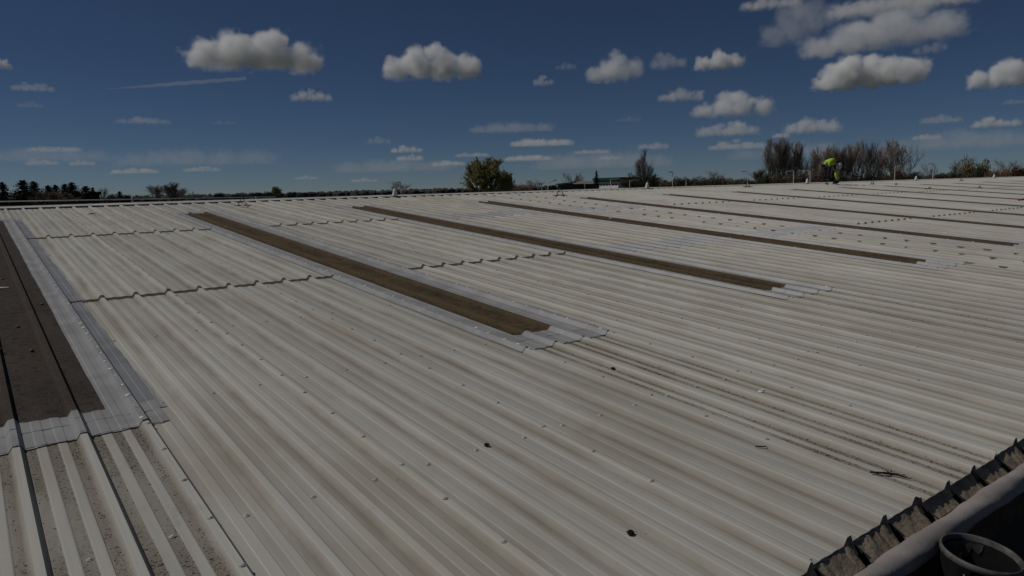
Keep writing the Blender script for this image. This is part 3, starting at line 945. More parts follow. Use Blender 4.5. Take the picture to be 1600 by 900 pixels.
# local: +x is where the person faces, feet at x=0
J = {'pel': (-0.12, 0, 0.90), 'sp1': (0.04, 0, 1.00), 'sp2': (0.22, 0, 1.05), 'chest': (0.38, 0, 1.02), 'neck': (0.50, 0, 0.94), 'head': (0.57, 0, 0.84), 'crown': (0.63, 0, 0.76),
     'shl': (0.40, 0.19, 0.98), 'ell': (0.42, 0.23, 0.68), 'wrl': (0.43, 0.16, 0.42), 'shr': (0.40, -0.19, 0.98), 'elr': (0.40, -0.23, 0.68), 'wrr': (0.42, -0.14, 0.42),
     'hil': (-0.10, 0.11, 0.84), 'knl': (0.06, 0.14, 0.46), 'anl': (-0.06, 0.14, 0.10), 'tol': (0.12, 0.15, 0.035), 'hir': (-0.10, -0.11, 0.84), 'knr': (0.0, -0.16, 0.46), 'anr': (-0.14, -0.17, 0.10), 'tor': (0.04, -0.18, 0.035)}
names_ = list(J)
ed = [('pel', 'sp1'), ('sp1', 'sp2'), ('sp2', 'chest'), ('chest', 'neck'), ('neck', 'head'), ('head', 'crown'), ('chest', 'shl'), ('shl', 'ell'), ('ell', 'wrl'), ('chest', 'shr'), ('shr', 'elr'), ('elr', 'wrr'),
      ('pel', 'hil'), ('hil', 'knl'), ('knl', 'anl'), ('anl', 'tol'), ('pel', 'hir'), ('hir', 'knr'), ('knr', 'anr'), ('anr', 'tor')]
rd = dict(pel=.13, sp1=.12, sp2=.125, chest=.13, neck=.055, head=.085, crown=.075, shl=.06, ell=.043, wrl=.03, shr=.06, elr=.043, wrr=.03, hil=.085, knl=.06, anl=.042, tol=.04, hir=.085, knr=.06, anr=.042, tor=.04)
skin_obj("body", [J[n_] for n_ in names_], [(names_.index(a), names_.index(b_)) for a, b_ in ed], [rd[n_] for n_ in names_], SK, pe)
def cloth(name, keys, edges, radii, mat):
    return skin_obj(name, [J[k] if isinstance(k, str) else k for k in keys], edges, radii, mat, pe)
cloth("jacket", ['sp1', 'sp2', 'chest', (0.45, 0, 0.98), 'shl', (0.41, 0.215, 0.82), 'shr', (0.40, -0.215, 0.82)], [(0, 1), (1, 2), (2, 3), (2, 4), (4, 5), (2, 6), (6, 7)], [.16, .19, .185, .11, .10, .08, .10, .08], LIME)
for sd, ks in (("l", ('ell', 'wrl')), ("r", ('elr', 'wrr'))):
    cloth("sleeve", [(0.405, 0.215 if sd == 'l' else -0.215, 0.84)] + list(ks), [(0, 1), (1, 2)], [.078, .07, .055], NAVY)
for sd in ("l", "r"):
    hi, kn, an, to = J['hi' + sd], J['kn' + sd], J['an' + sd], J['to' + sd]
    mid = tuple((a + b_) / 2 for a, b_ in zip(hi, kn)); lo = tuple(b_ * .75 + a * .25 for a, b_ in zip(kn, an))
    cloth("trouser_seat" if sd == "l" else "trouser_seat", [J['pel'], hi, mid], [(0, 1), (1, 2)], [.165, .135, .115], REFL if sd == "l" else NAVY)
    cloth("trouser_leg", [mid, kn, lo], [(0, 1), (1, 2)], [.11, .095, .088], YEL if sd == "l" else NAVY)
    cloth("boot", [lo, an, to], [(0, 1), (1, 2)], [.06, .058, .05], NAVY)
t = cloth("shirt_tail", [(0.09, 0.0, 1.02), (-0.03, 0, 0.96), (-0.13, 0, 0.90)], [(0, 1), (1, 2)], [.145, .15, .15], NAVY)
skin_obj("hair", [(0.545, 0, 0.90), (0.60, 0, 0.86), (0.655, 0, 0.775)], [(0, 1), (1, 2)], [.085, .105, .09], HAIR, pe)
for s_ in (1, -1):
    wr = Vector(J['wrl'] if s_ == 1 else J['wrr'])
    vv_ = [wr, wr + Vector((0.005, -0.01 * s_, -0.05)), wr + Vector((0.01, -0.015 * s_, -0.10))]; ee = [(0, 1), (1, 2)]; rr = [.028, .034, .03]
    for q, ln in enumerate((0.055, 0.065, 0.062, 0.048)):
        b0 = vv_[2] + Vector((0.028 - 0.018 * q, 0, -0.005)); i0 = len(vv_)
        vv_ += [b0, b0 + Vector((0.006, -0.012 * s_, -ln * .6)), b0 + Vector((0.002, -0.035 * s_, -ln))]; ee += [(2, i0), (i0, i0 + 1), (i0 + 1, i0 + 2)]; rr += [.011, .009, .008]
    i0 = len(vv_); vv_ += [vv_[1] + Vector((0.035, -0.01 * s_, -0.02)), vv_[1] + Vector((0.05, -0.02 * s_, -0.055))]; ee += [(1, i0), (i0, i0 + 1)]; rr += [.012, .009]
    skin_obj("glove", [tuple(q) for q in vv_], ee, rr, NAVY, pe, sub=1)
pt = empty("paint_roller", foot + Matrix.Rotation(pe.rotation_euler.z, 3, 'Z') @ Vector((0.44, 0.0, 0.0)), pe.rotation_euler.z)
tag(pt, "dark long-handled roller held down to the roof by the worker", "roller")
t = MB(); t.tube((0, 0, 0.05), (0.0, 0, 0.34), 0.02, n=8); t.tube((0, 0.0, 0.34), (0, 0.14, 0.36), 0.018, n=8); t.build("handle", M['dark_steel'], pt)
t = MB(); t.tube((0, -0.11, 0.035), (0, 0.11, 0.035), 0.035, n=12); t.build("roller_sleeve", M['dark_steel'], pt, True)

# ------------------------------------------------------------------ trees
class Grow:
    def __init__(s, seed): s.r = random.Random(seed); s.seg = []
    def limb(s, p, d, L, r, lvl, nseg=4, up=0.15, wig=0.18):
        pts = [p]; q = p; dd = d.normalized()
        for i in range(nseg):
            dd = (dd + Vector((s.r.uniform(-wig, wig), s.r.uniform(-wig, wig), s.r.uniform(-wig, wig) + up))).normalized()
            nq = q + dd * (L / nseg)
            ra_, rb2 = r * (1 - 0.8 * i / nseg), r * (1 - 0.8 * (i + 1) / nseg)
            s.seg.append((q, nq, ra_, rb2, lvl)); q = nq; pts.append(q)
        return pts
def rot_about(rng, d, ang):
    a = d.orthogonal().normalized(); b = d.cross(a)
    t = rng.uniform(0, 6.283)
    return (d * math.cos(ang) + (a * math.cos(t) + b * math.sin(t)) * math.sin(ang)).normalized()
def interp(pts, t):
    f = t * (len(pts) - 1); i = min(int(f), len(pts) - 2)
    return pts[i].lerp(pts[i + 1], f - i), (pts[i + 1] - pts[i]).normalized()
def bare_tree(seed, a1, a2, n1, n2, n3, n4, trunkh=0.8, lfun=lambda t: 0.5, up=0.15, t0=0.18):
    g = Grow(seed); R_ = g.r
    tr = g.limb(Vector((0, 0, 0)), Vector((0, 0, 1)), trunkh, 0.022, 0, 7, 0.3, 0.06)
    for i in range(n1):
        t = t0 + (1 - t0) * (i + R_.random()) / n1
        p, d = interp(tr, min(t, .99))
        L1 = lfun(t) * R_.uniform(.8, 1.15)
        l1 = g.limb(p, rot_about(R_, d, R_.uniform(a1 * .7, a1 * 1.25)), L1, 0.010 * (1.15 - t), 0, 4, up, .14)
        for j in range(n2):
            t2 = 0.2 + 0.8 * (j + R_.random()) / n2
            p2, d2 = interp(l1, min(t2, .99))
            l2 = g.limb(p2, rot_about(R_, d2, R_.uniform(.3, a2)), L1 * R_.uniform(.3, .55) * (1.2 - .5 * t2), 0.0038, 1, 3, up, .2)
            for k in range(n3):
                t3 = 0.15 + 0.85 * (k + R_.random()) / n3
                p3, d3 = interp(l2, min(t3, .99))
                l3 = g.limb(p3, rot_about(R_, d3, R_.uniform(.3, a2)), L1 * R_.uniform(.12, .26), 0.0018, 2, 2, up * .8, .25)
                for q in range(n4):
                    p4, d4 = interp(l3, R_.uniform(.1, .99))
                    g.limb(p4, rot_about(R_, d4, R_.uniform(.25, a2)), L1 * R_.uniform(.06, .16), 0.0012, 3, 1, up * .5, .2)
    return g.seg
def seg_meshes(name, seg, leaves=0, leaf=0.02, seed=0, thick=2.0, limb=1.0):
    T, C, Lf = MB(), MB(), MB()
    rg = random.Random(seed)
    zs = max(s_[1].z for s_ in seg); xs = sorted(math.hypot(s_[1].x, s_[1].y) for s_ in seg); wx = xs[int(len(xs) * .985)]
    def nrm(p): return Vector((p.x / wx, p.y / wx, p.z / zs))
    for p, q, r0, r1, lv in seg:
        P_, Q_ = nrm(p), nrm(q)
        if lv == 0:
            rx0, rx1 = r0 * limb, max(r1, .0015) * limb
            V = []
            for c, r in ((P_, rx0), (Q_, rx1)):
                for i in range(5):
                    a = 1.2566 * i; V.append((c.x + r / wx * math.cos(a), c.y + r / wx * math.sin(a), c.z))
            T.add(V, [(i, (i + 1) % 5, 5 + (i + 1) % 5, 5 + i) for i in range(5)])
        else:
            r = (r0 + r1) / 2 * thick
            for ax in ((r / wx, 0, 0), (0, r / wx, 0)) if lv < 3 else (((r / wx * .8, r / wx * .6, 0)),):
                a = Vector(ax)
                C.add([P_ - a, P_ + a, Q_ + a * .5, Q_ - a * .5], [(0, 1, 2, 3)])
        if leaves and lv >= 1:
            for i in range(leaves):
                c = P_.lerp(Q_, rg.random()) + Vector((rg.gauss(0, .02), rg.gauss(0, .02), rg.gauss(0, .012)))
                a = Vector((rg.gauss(0, 1), rg.gauss(0, 1), rg.gauss(0, 1))).normalized() * leaf * rg.uniform(.5, 1.2)
                b = a.orthogonal().normalized() * leaf * .6
                a = Vector((a.x, a.y, a.z)); 
                Lf.add([c - a, c + b, c + a, c - b], [(0, 1, 2, 3)])
    return T.mesh(name + "_trunk"), (C.mesh(name + "_twigs") if C.V else None), (Lf.mesh(name + "_leaves") if Lf.V else None)

KIND = {}
def reg(key, seg, tm, cm, lm=None, leaves=0, leaf=.02, seed=0, thick=2.0, limb=1.0):
    KIND[key] = (seg_meshes(key, seg, leaves, leaf, seed, thick, limb), tm, cm, lm)
reg('poplar', bare_tree(1, .30, .55, 30, 6, 5, 4, .95, lambda t: .42 * (1.15 - t) + .06, .35, .08), M['bark'], M['twig'], thick=0.8, limb=0.32)
reg('poplar2', bare_tree(2, .34, .55, 28, 6, 5, 4, .92, lambda t: .44 * (1.15 - t) + .07, .32, .10), M['bark'], M['twig'], thick=0.8, limb=0.32)
reg('vase', bare_tree(3, .62, .7, 18, 6, 6, 5, .62, lambda t: .52 * (1.2 - .55 * t), .16, .22), M['bark'], M['twig'])
reg('vase2', bare_tree(4, .55, .75, 17, 6, 6, 5, .6, lambda t: .50 * (1.2 - .5 * t), .18, .2), M['bark'], M['twig'])
reg('red', bare_tree(5, .5, .8, 18, 7, 6, 5, .7, lambda t: .45 * (1.2 - .6 * t), .2, .15), M['bark'], M['twig_red'])
reg('round', bare_tree(6, .85, .9, 18, 6, 6, 4, .55, lambda t: .46, .08, .25), M['bark'], M['twig'])
reg('willow', bare_tree(7, .75, .9, 30, 6, 5, 2, .66, lambda t: .46 * (1.2 - .4 * t), .14, .15), M['bark'], M['twig'], M['budding'], 11, .020, 3)
reg('shrub', bare_tree(8, .7, .8, 14, 5, 4, 2, .35, lambda t: .55, .2, .05), M['bark'], M['twig_red'], M['hedge'], 2, .06, 4)

def conifer_mesh(seed, spread=0.22):
    rg = random.Random(seed); C = MB(); T = MB()
    T.tube((0, 0, 0), (0, 0, .97), .045, .004, 6)
    for i in range(46):
        z = .10 + .88 * (i + rg.random()) / 46
        rad = (1 - z) ** .62 * rg.uniform(.45, 1.25) + .04
        for j in range(7):
            a = rg.uniform(0, 6.283); L = rad * rg.uniform(.55, 1.05)
            dx, dy = math.cos(a), math.sin(a)
            for k in range(7):
                s_ = (k + rg.random()) / 7
                c = Vector((dx * L * s_, dy * L * s_, z + .05 * s_ * (0.5 if z < .6 else 1.5) - .05 * s_ * s_ + rg.gauss(0, .006)))
                w = .10 * (1.1 - s_ * .6) * (.5 + rad); h = .028
                ang = a + rg.uniform(-.9, .9)
                e = Vector((math.cos(ang) * w, math.sin(ang) * w, rg.uniform(-.01, .03)))
                n_ = Vector((-math.sin(ang) * w * .35, math.cos(ang) * w * .35, rg.uniform(-h, h)))
                C.add([c - n_, c + e, c + n_, c - e * .3], [(0, 1, 2, 3)])
    return T.mesh("conifer_trunk"), C.mesh("conifer_foliage")
for i in range(3):
    a, b_ = conifer_mesh(20 + i); KIND['conifer%d' % i] = ((a, b_, None), M['bark'], M['conifer'], None)
def bush_mesh(seed, n=2600, leaf=.05):
    rg = random.Random(seed); C = MB(); T = MB()
    lobes = [(rg.uniform(-.6, .6), rg.uniform(-.6, .6), rg.uniform(.3, .72), rg.uniform(.22, .42)) for _ in range(16)]
    for i in range(7):
        a = rg.uniform(0, 6.28); T.tube((0, 0, 0), (.5 * math.cos(a), .5 * math.sin(a), rg.uniform(.5, .8)), .03, .006, 5)
    for i in range(n):
        x, y, z, r = rg.choice(lobes)
        d = Vector((rg.gauss(0, 1), rg.gauss(0, 1), rg.gauss(0, 1))).normalized() * r * rg.uniform(.55, 1.08)
        c = Vector((x + d.x, y + d.y, max(.02, (z * .75 + d.z * .75) * 1.18)))
        a = Vector((rg.gauss(0, 1), rg.gauss(0, 1), rg.gauss(0, 1))).normalized() * leaf * rg.uniform(.5, 1.2); b = a.orthogonal().normalized() * leaf * .6
        C.add([c - a, c + b, c + a, c - b], [(0, 1, 2, 3)])
    for i in range(160):
        a = rg.uniform(0, 6.28); r = rg.uniform(.1, .85); z = rg.uniform(.6, .8) * (1.1 - .4 * r)
        p = Vector((r * math.cos(a), r * math.sin(a), z)); q = p + Vector((rg.gauss(0, .07), rg.gauss(0, .07), rg.uniform(.08, .22)))
        w = Vector((.006, .004, 0)); T.add([p - w, p + w, q], [(0, 1, 2)])
    return T.mesh("bush_stems"), C.mesh("bush_leaves")
for i in range(3):
    a, b_ = bush_mesh(30 + i); KIND['bush%d' % i] = ((a, b_, None), M['bark'], M['hedge'], None)
a, b_ = bush_mesh(35); KIND['bushr'] = ((a, b_, None), M['twig_red'], M['hedge_red'], None)
a, b_ = bush_mesh(36, 1500); KIND['bushd'] = ((a, b_, None), M['bark'], M['conifer'], None)
WIDE = {'con': 1.35, 'pop': 1.9, 'vas': 1.35, 'red': 1.4, 'rou': 1.15, 'bus': 1.15}
VISF = {'con': 1.12, 'bus': 1.9, 'pop': 1.35}
def tree(name, kind, px, ytop, half, dist, label, cat="tree", group=None, rz=None):
    (tm_, cm_, lm_), mt, mc, ml = KIND[kind]
    top = far(px, ytop, dist)
    h = top.z
    d = ray(px, ytop); k_ = dist / math.hypot(d.x, d.y)
    w = half * k_ * WIDE.get(kind[:3], 1.0)
    hc = min(h * 0.96, max((h - 8.4) * VISF.get(kind[:3], 1.5), 1.2))   # crown height; a clear stem below
    z0 = h - hc
    e = empty(name, (top.x, top.y, 0), (px * 0.71) % 6.28 if rz is None else rz)
    tag(e, label, cat, group)
    t = MB(); rr = 0.05 + 0.014 * h; t.tube((0, 0, 0), (0, 0, z0 + 0.25 * hc), rr, rr * .5, 8); t.build("trunk", mt, e)
    o = link("limbs", tm_, mt, e); o.scale = (w, w, hc); o.location = (0, 0, z0)
    if cm_:
        o = link("crown", cm_, mc, e); o.scale = (w, w, hc); o.location = (0, 0, z0)
    if lm_:
        o = link("leaves", lm_, ml, e); o.scale = (w, w, hc); o.location = (0, 0, z0)
    return e
G1 = "dark conifers behind the ridge at the left"
TREES = [
 # left: dark conifers and bare trees
 ("conifer_tree", 'conifer0', 3, 285, 15, 60, "dark conifer cut by the left edge of the photo", G1),
 ("conifer_tree", 'conifer1', 35, 282, 22, 62, "tallest dark conifer at far left", G1),
 ("conifer_tree", 'conifer2', 52, 284, 17, 66, "dark conifer with a forked tip, right of the tallest one", G1),
 ("conifer_tree", 'conifer0', 75, 290, 15, 72, "dark pointed conifer rising behind the brown scrub, left of two", G1),
 ("conifer_tree", 'conifer1', 86, 289, 13, 74, "slim dark conifer rising behind the brown scrub", G1),
 ("conifer_tree", 'conifer2', 101, 288, 14, 70, "dark conifer at the right edge of the brown scrub", G1),
 ("conifer_tree", 'conifer0', 112, 285.5, 18, 64, "broad dark conifer between the brown scrub and the dark shed", G1),
 ("conifer_tree", 'conifer1', 134, 291, 17, 66, "low dark conifer beside the dark shed", G1),
 ("conifer_tree", 'conifer2', 145, 293, 7, 72, "thin conifer tip poking up over the dark shed", G1),
 ("bush", 'bushd', 14, 296, 20, 58, "dark evergreen bush at the foot of the leftmost conifers", None),
 ("bush", 'bushd', 45, 294, 22, 70, "dark evergreen bush under the tallest conifer", None),
 ("bush", 'bushd', 78, 294, 22, 78, "dark evergreen bush behind the brown scrub", None),
 ("bush", 'bushd', 118, 293, 22, 72, "dark evergreen bush under the broad conifer", None),
 ("scrub", 'red', 66, 296, 14, 48, "brown leafless scrub before the dark conifers, left clump", None),
 ("scrub", 'red', 86, 297, 15, 47, "brown leafless scrub before the dark conifers, middle clump", None),
 ("scrub", 'red', 104, 299, 13, 48, "brown leafless scrub before the dark conifers, right clump", None),
 ("bare_tree", 'vase', 160, 290, 9, 80, "dark upright bare tree right of the dark shed", None),
 ("bush", 'bushd', 175, 301, 14, 70, "dark low bush below the upright bare tree", None),
 ("conifer_tree", 'conifer1', 187, 299, 8, 85, "small lone rounded conifer left of the rail post", None),
 ("bush", 'bushd', 198, 303, 12, 85, "low dark bush at the foot of the lone small conifer", None),
 ("bare_tree", 'round', 226, 302, 14, 200, "faint far bare tree right of the rail post", None),
 ("bare_tree", 'vase2', 243, 287, 12, 110, "bare tree, left one of the group of four at left", None),
 ("bare_tree", 'red', 265, 283, 16, 105, "tall brown bare tree in the middle of the group at left", None),
 ("bare_tree", 'vase', 283, 292, 9, 112, "bare tree just right of the tall brown one", None),
 ("bare_tree", 'round', 297, 296, 9, 115, "lowest bare tree at the right end of the group at left", None),
 ("far_tree", 'round', 311, 302, 9, 210, "faint low tree before the first A-shaped frame", None),
 ("far_tree", 'bushd', 341, 300, 10, 230, "dark rounded far tree left of the first A-shaped frame", None),
 ("far_tree", 'bushd', 370, 303, 13, 240, "low dark far trees directly behind the first A-shaped frame", None),
 ("far_tree", 'bush0', 402, 299.5, 13, 220, "olive far tree right of the first A-shaped frame", None),
 ("far_tree", 'bush1', 419, 298, 9, 225, "small grey-green far tree beside the round olive tree", None),
 ("far_tree", 'willow', 432, 291, 8, 210, "round olive far tree, tallest of the low left-centre trees", None),
 ("far_tree", 'bushd', 456, 299, 9, 230, "dark far bush right of the round olive tree", None),
 ("far_tree", 'bushd', 474, 300, 8, 235, "dark far bush, second right of the round olive tree", None),
 ("far_tree", 'bush2', 491, 301, 9, 240, "last low far bush before open sky left of centre", None),
 ("bare_tree", 'round', 622, 281, 20, 100, "round dark bare tree behind the first white post", None),
 ("far_tree", 'bushd', 570, 304, 14, 300, "very low far bush left of the round bare tree", None),
 # centre
 ("willow_tree", 'willow', 757, 245, 36, 90, "large olive-green budding tree standing alone at centre", None),
 ("willow_tree", 'willow', 789, 268, 14, 92, "small olive tree leaning on the right of the large budding tree", None),
 ("far_tree", 'round', 833, 279, 20, 170, "faint bare tree right of the budding tree", None),
 ("far_tree", 'bushr', 815, 287, 18, 160, "low rusty bush right of the budding tree", None),
 ("bush", 'bushd', 862, 288, 8, 120, "dark bush at the left end of the brown building", None),
 ("bare_tree", 'round', 897, 266, 20, 265, "wide bare tree rising behind the brown building", None),
 ("spruce_tree", 'conifer2', 932, 267, 5, 105, "narrow spruce before the two green-roofed buildings", None),
 ("bush", 'shrub', 979, 280, 12, 105, "grey-green shrub at the right end of the white building", None),
 ("bush", 'bush0', 993, 269, 16, 110, "olive bush left of the tall narrow poplar", None),
 ("poplar_tree", 'poplar', 1009, 229, 7, 125, "tall narrow poplar standing alone right of the white building", None),
 ("poplar_tree", 'poplar2', 1002, 244, 7, 127, "shorter dim poplar just left of the lone tall one", None),
 ("poplar_tree", 'poplar2', 1017, 256, 5, 124, "small poplar just right of the lone tall one", None),
 ("bush", 'bush1', 1011, 266, 16, 112, "olive bush at the foot of the tall narrow poplar", None),
 ("bush", 'bush2', 1028, 274, 15, 115, "olive bush right of the tall narrow poplar", None),
 ("bush", 'bushr', 1043, 281, 14, 110, "rusty bush beside the lamp post right of the lone poplar", None),
 ("bush", 'bush0', 1064, 275, 14, 120, "olive hedge bush between two lamp posts right of the lone poplar", None),
 ("bush", 'bush1', 1086, 274, 16, 125, "olive hedge bush right of the second lamp post", None),
 ("bare_tree", 'round', 1117, 264, 16, 150, "low dark bare tree over the hedge at right of centre", None),
 ("bush", 'bush2', 1108, 276, 16, 122, "olive hedge bush under the low dark bare tree", None),
 ("bush", 'bushr', 1134, 275, 16, 124, "rusty hedge bush left of the third A-shaped frame", None),
 ("bush", 'bush0', 1157, 277, 14, 118, "olive hedge bush behind the third A-shaped frame", None),
 ("bare_tree", 'red', 1184, 263, 13, 120, "low dark bare tree at the foot of the poplar row", None),
 # right: poplar row and big bare trees
 ("poplar_tree", 'poplar', 1204, 213, 9, 130, "leftmost bare poplar of the dense row", "bare poplars in a row"),
 ("poplar_tree", 'poplar2', 1217, 209, 10, 131, "tallest bare poplar of the dense row", "bare poplars in a row"),
 ("poplar_tree", 'poplar', 1230, 214, 9, 132, "third bare poplar from the left in the dense row", "bare poplars in a row"),
 ("poplar_tree", 'poplar2', 1243, 215, 9, 133, "fourth bare poplar from the left in the dense row", "bare poplars in a row"),
 ("poplar_tree", 'poplar', 1256, 220, 9, 134, "rightmost bare poplar of the dense row, left of the gap", "bare poplars in a row"),
 ("bare_tree", 'red', 1275, 226, 13, 140, "upright reddish bare tree right of the gap in the row", None),
 ("bare_tree", 'red', 1292, 223, 15, 128, "reddish brown bare tree directly above the worker", None),
 ("bare_tree", 'vase2', 1313, 219, 17, 130, "grey bare tree just right of the worker", None),
 ("bare_tree", 'vase', 1336, 214, 22, 132, "broad bare tree, tallest right of the worker", None),
 ("bare_tree", 'vase2', 1357, 212, 17, 136, "bare tree at the right side of the dense clump", None),
 ("bare_tree", 'vase', 1399, 211, 29, 126, "vase-shaped bare tree standing apart at right", None),
 ("poplar_tree", 'poplar2', 1210, 217, 9, 150, "bare poplar half hidden behind the two leftmost of the row", None),
 ("poplar_tree", 'poplar', 1237, 219, 9, 150, "bare poplar half hidden behind the middle of the row", None),
 ("bare_tree", 'vase2', 1301, 226, 15, 150, "bare tree half hidden behind the reddish one above the worker", None),
 ("bare_tree", 'vase', 1325, 221, 15, 150, "bare tree half hidden in the clump right of the worker", None),
 ("bare_tree", 'vase2', 1374, 226, 13, 145, "slim bare tree filling the gap left of the vase-shaped one", None),
 ("bush", 'bushd', 1200, 268, 18, 118, "dark undergrowth at the foot of the leftmost poplars", None),
 ("bush", 'bush1', 1228, 267, 18, 119, "dark undergrowth under the middle poplars", None),
 ("bush", 'bushr', 1252, 266, 18, 118, "rusty undergrowth under the last poplar of the row", None),
 ("bush", 'bushr', 1280, 262, 18, 117, "rusty undergrowth left of the worker", None),
 ("bush", 'bushd', 1310, 266, 18, 118, "dark undergrowth behind the worker", None),
 ("bush", 'bush2', 1340, 265, 18, 119, "olive undergrowth behind the small A-shaped frame", None),
 ("bush", 'bushd', 1370, 263, 18, 119, "dark undergrowth left of the vase-shaped tree", None),
 ("bush", 'bushr', 1402, 262, 18, 117, "rusty undergrowth under the vase-shaped tree", None),
 ("bush", 'bushd', 1430, 266, 16, 118, "dark undergrowth right of the vase-shaped tree", None),
 ("bare_tree", 'round', 1454, 252, 13, 130, "small round bare tree beside the last lamp post", None),
 ("bush", 'bushd', 1473, 268, 15, 120, "dark bush right of the last lamp post", None),
 ("bush", 'bush1', 1490, 264, 15, 118, "olive bush left of the dense dark tree", None),
 ("bare_tree", 'round', 1502, 244, 20, 122, "left half of the dense dark tree near the right edge", None),
 ("leafy_tree", 'bush1', 1522, 240, 22, 120, "dense dark olive tree near the right edge", None),
 ("bush", 'bushd', 1532, 259, 16, 118, "dark bush under the dense dark tree", None),
 ("bare_tree", 'round', 1577, 246, 22, 170, "faint wide bare tree at the right edge", None),
 ("bush", 'bushr', 1556, 262, 16, 116, "reddish hedge bush before the rightmost white post", None),
 ("bush", 'bushr', 1580, 260, 18, 115, "reddish hedge bush second from the right edge", None),
 ("bush", 'bushr', 1604, 257, 18, 114, "reddish hedge bush cut by the right edge", None),
]
for nm, kd, px, yt, hf, ds, lb, gp in TREES:
    tree(nm, kd, px, yt, hf, ds * 1.5, lb, "bush" if nm in ("bush", "scrub") else "tree", gp)

# distant belt of woodland along the horizon
rg = random.Random(44); fw = MB()
for i in range(1500):
    px = -300 + 2200 * rg.random(); dist = rg.uniform(1500, 2300)
    c = far(px, 300, dist); h = rg.uniform(7.5, 13.5); w = rg.uniform(5, 16)
    V = [(c.x + w * math.cos(a) * rg.uniform(.7, 1.1), c.y + w * math.sin(a) * rg.uniform(.7, 1.1), z) for z, f_ in ((0, 1), (h * .6, 1)) for a in (0, 1.047, 2.094, 3.14, 4.19, 5.24)]
    V.append((c.x + rg.uniform(-2, 2), c.y + rg.uniform(-2, 2), h))
    fw.add(V, [(j, (j + 1) % 6, 6 + (j + 1) % 6, 6 + j) for j in range(6)] + [(6 + j, 6 + (j + 1) % 6, 12) for j in range(6)])
tag(fw.build("far_woods", simple_mat("far_woodland", (0.05, 0.055, 0.045), 0.95, 0.4, 0.01)), "far belt of woodland along the horizon", kind="stuff")

# ------------------------------------------------------------------ lamp posts
def lamp(px, ytop, hx, hy, dist, label, col=None):
    top = far(px, ytop, dist); hp = far(hx, hy, dist)
    e = empty("lamp_post", (top.x, top.y, 0)); tag(e, label, "lamp post", "lamp posts in the yard behind the warehouse")
    L0 = Vector((top.x, top.y, 0))
    t = MB(); t.tube((0, 0, 0), (0, 0, 1.2), .09, n=8); t.tube((0, 0, 1.2), top - L0, .045, .03, 8); t.build("pole", M['galv'], e, True)
    t = MB(); t.tube(top - L0, hp - L0, .035, n=6); t.build("arm", M['galv'], e)
    d_ = hp - top; d_.z = 0
    a = math.atan2(d_.y, d_.x)
    t = MB(); c = hp - L0
    t.box((c.x, c.y, c.z), (0.42, .18, .06), a); t.box((c.x, c.y, c.z - .045), (0.3, .14, .03), a); t.build("lamp_head", M['galv'], e)
for args in ((846.5, 287.5, 844, 287, 85, "lamp post left of the brown building, left one of two"),
             (856, 286, 867.5, 281.5, 85, "lamp post with rising arm beside the brown building"),
             (954, 281, 969, 279.5, 80, "lamp post in front of the white green-roofed building"),
             (984, 282, 996, 281.2, 80, "lamp post at the shrub right of the white building"),
             (1051, 269, 1048, 268.6, 75, "tall lamp post right of the lone poplar"),
             (1072, 277, 1070, 276.6, 80, "short lamp post in the hedge right of the tall one"),
             (1168.5, 267.5, 1162, 267.8, 80, "lamp post rising over the third A-shaped frame"),
             (1240, 267, 1232, 267.2, 75, "lamp post before the poplar row"),
             (1266, 267, 1250, 266.8, 72, "lamp post beside the white post left of the worker"),
             (1398.5, 260, 1404, 259, 70, "lamp post before the vase-shaped bare tree"),
             (1458.5, 256.5, 1454, 255.5, 72, "lamp post beside the small round bare tree at right"),
             (626, 285, 622, 284.5, 85, "lamp post before the round dark bare tree")):
    lamp(*args)

# ------------------------------------------------------------------ buildings beyond
GREEN = simple_mat("dark_green_roof_edge", (0.012, 0.06, 0.045), 0.6, 0.2, 3.0)
BRICK = simple_mat("dark_brown_brick", (0.07, 0.045, 0.033), 0.9, 0.35, 4.0)
RENDER = simple_mat("white_painted_wall", (0.70, 0.68, 0.62), 0.8, 0.1, 0.6)
GREYB = simple_mat("grey_wall_band", (0.20, 0.21, 0.20), 0.8, 0.15, 1.0)
GLASS = simple_mat("dark_window_glass", (0.03, 0.035, 0.04), 0.15, 0.2, 2.0)
CANOPY = simple_mat("pale_canopy_roof", (0.42, 0.40, 0.37), 0.7, 0.2, 1.0)
def facade(pxa, pxb, y_t, dist, dist2=None):
    a, b_ = far(pxa, y_t, dist), far(pxb, y_t, dist2 or dist)
    d_ = b_ - a; d_.z = 0
    return a, d_.length, math.atan2(d_.y, d_.x), a.z
# white hall with green flat roof
a, Lw, rz, zt = facade(936, 966, 284.6, 354, 346)
wb = empty("white_hall", (a.x, a.y, 0), rz); tag(wb, "white-walled hall with dark green roof edge and a row of windows", "building")
zg = far(950, 281.4, 350).z; zr = far(950, 277.6, 350).z
t = MB(); t.box((Lw / 2, 5, zt / 2), (Lw, 10, zt)); t.build("wall", RENDER, wb)
t = MB(); t.box((Lw / 2 - .2, 5, (zt + zg) / 2), (Lw + 1.4, 10.6, zg - zt)); t.build("wall_band", GREYB, wb)
t = MB(); t.box((Lw / 2 - .4, 5, (zg + zr) / 2), (Lw + 5.0, 13.0, zr - zg)); t.build("roof", GREEN, wb)
wz = far(950, 288.6, 350).z
for i in range(6):
    x = Lw * (i + .7) / 6.4
    f = MB(); f.box((x, -.03, wz), (Lw / 9.5, .10, .75)); fo = f.build("window", GREYB, wb)
    f = MB(); f.box((x, -.08, wz), (Lw / 12, .06, .6)); f.build("pane", GLASS, fo)
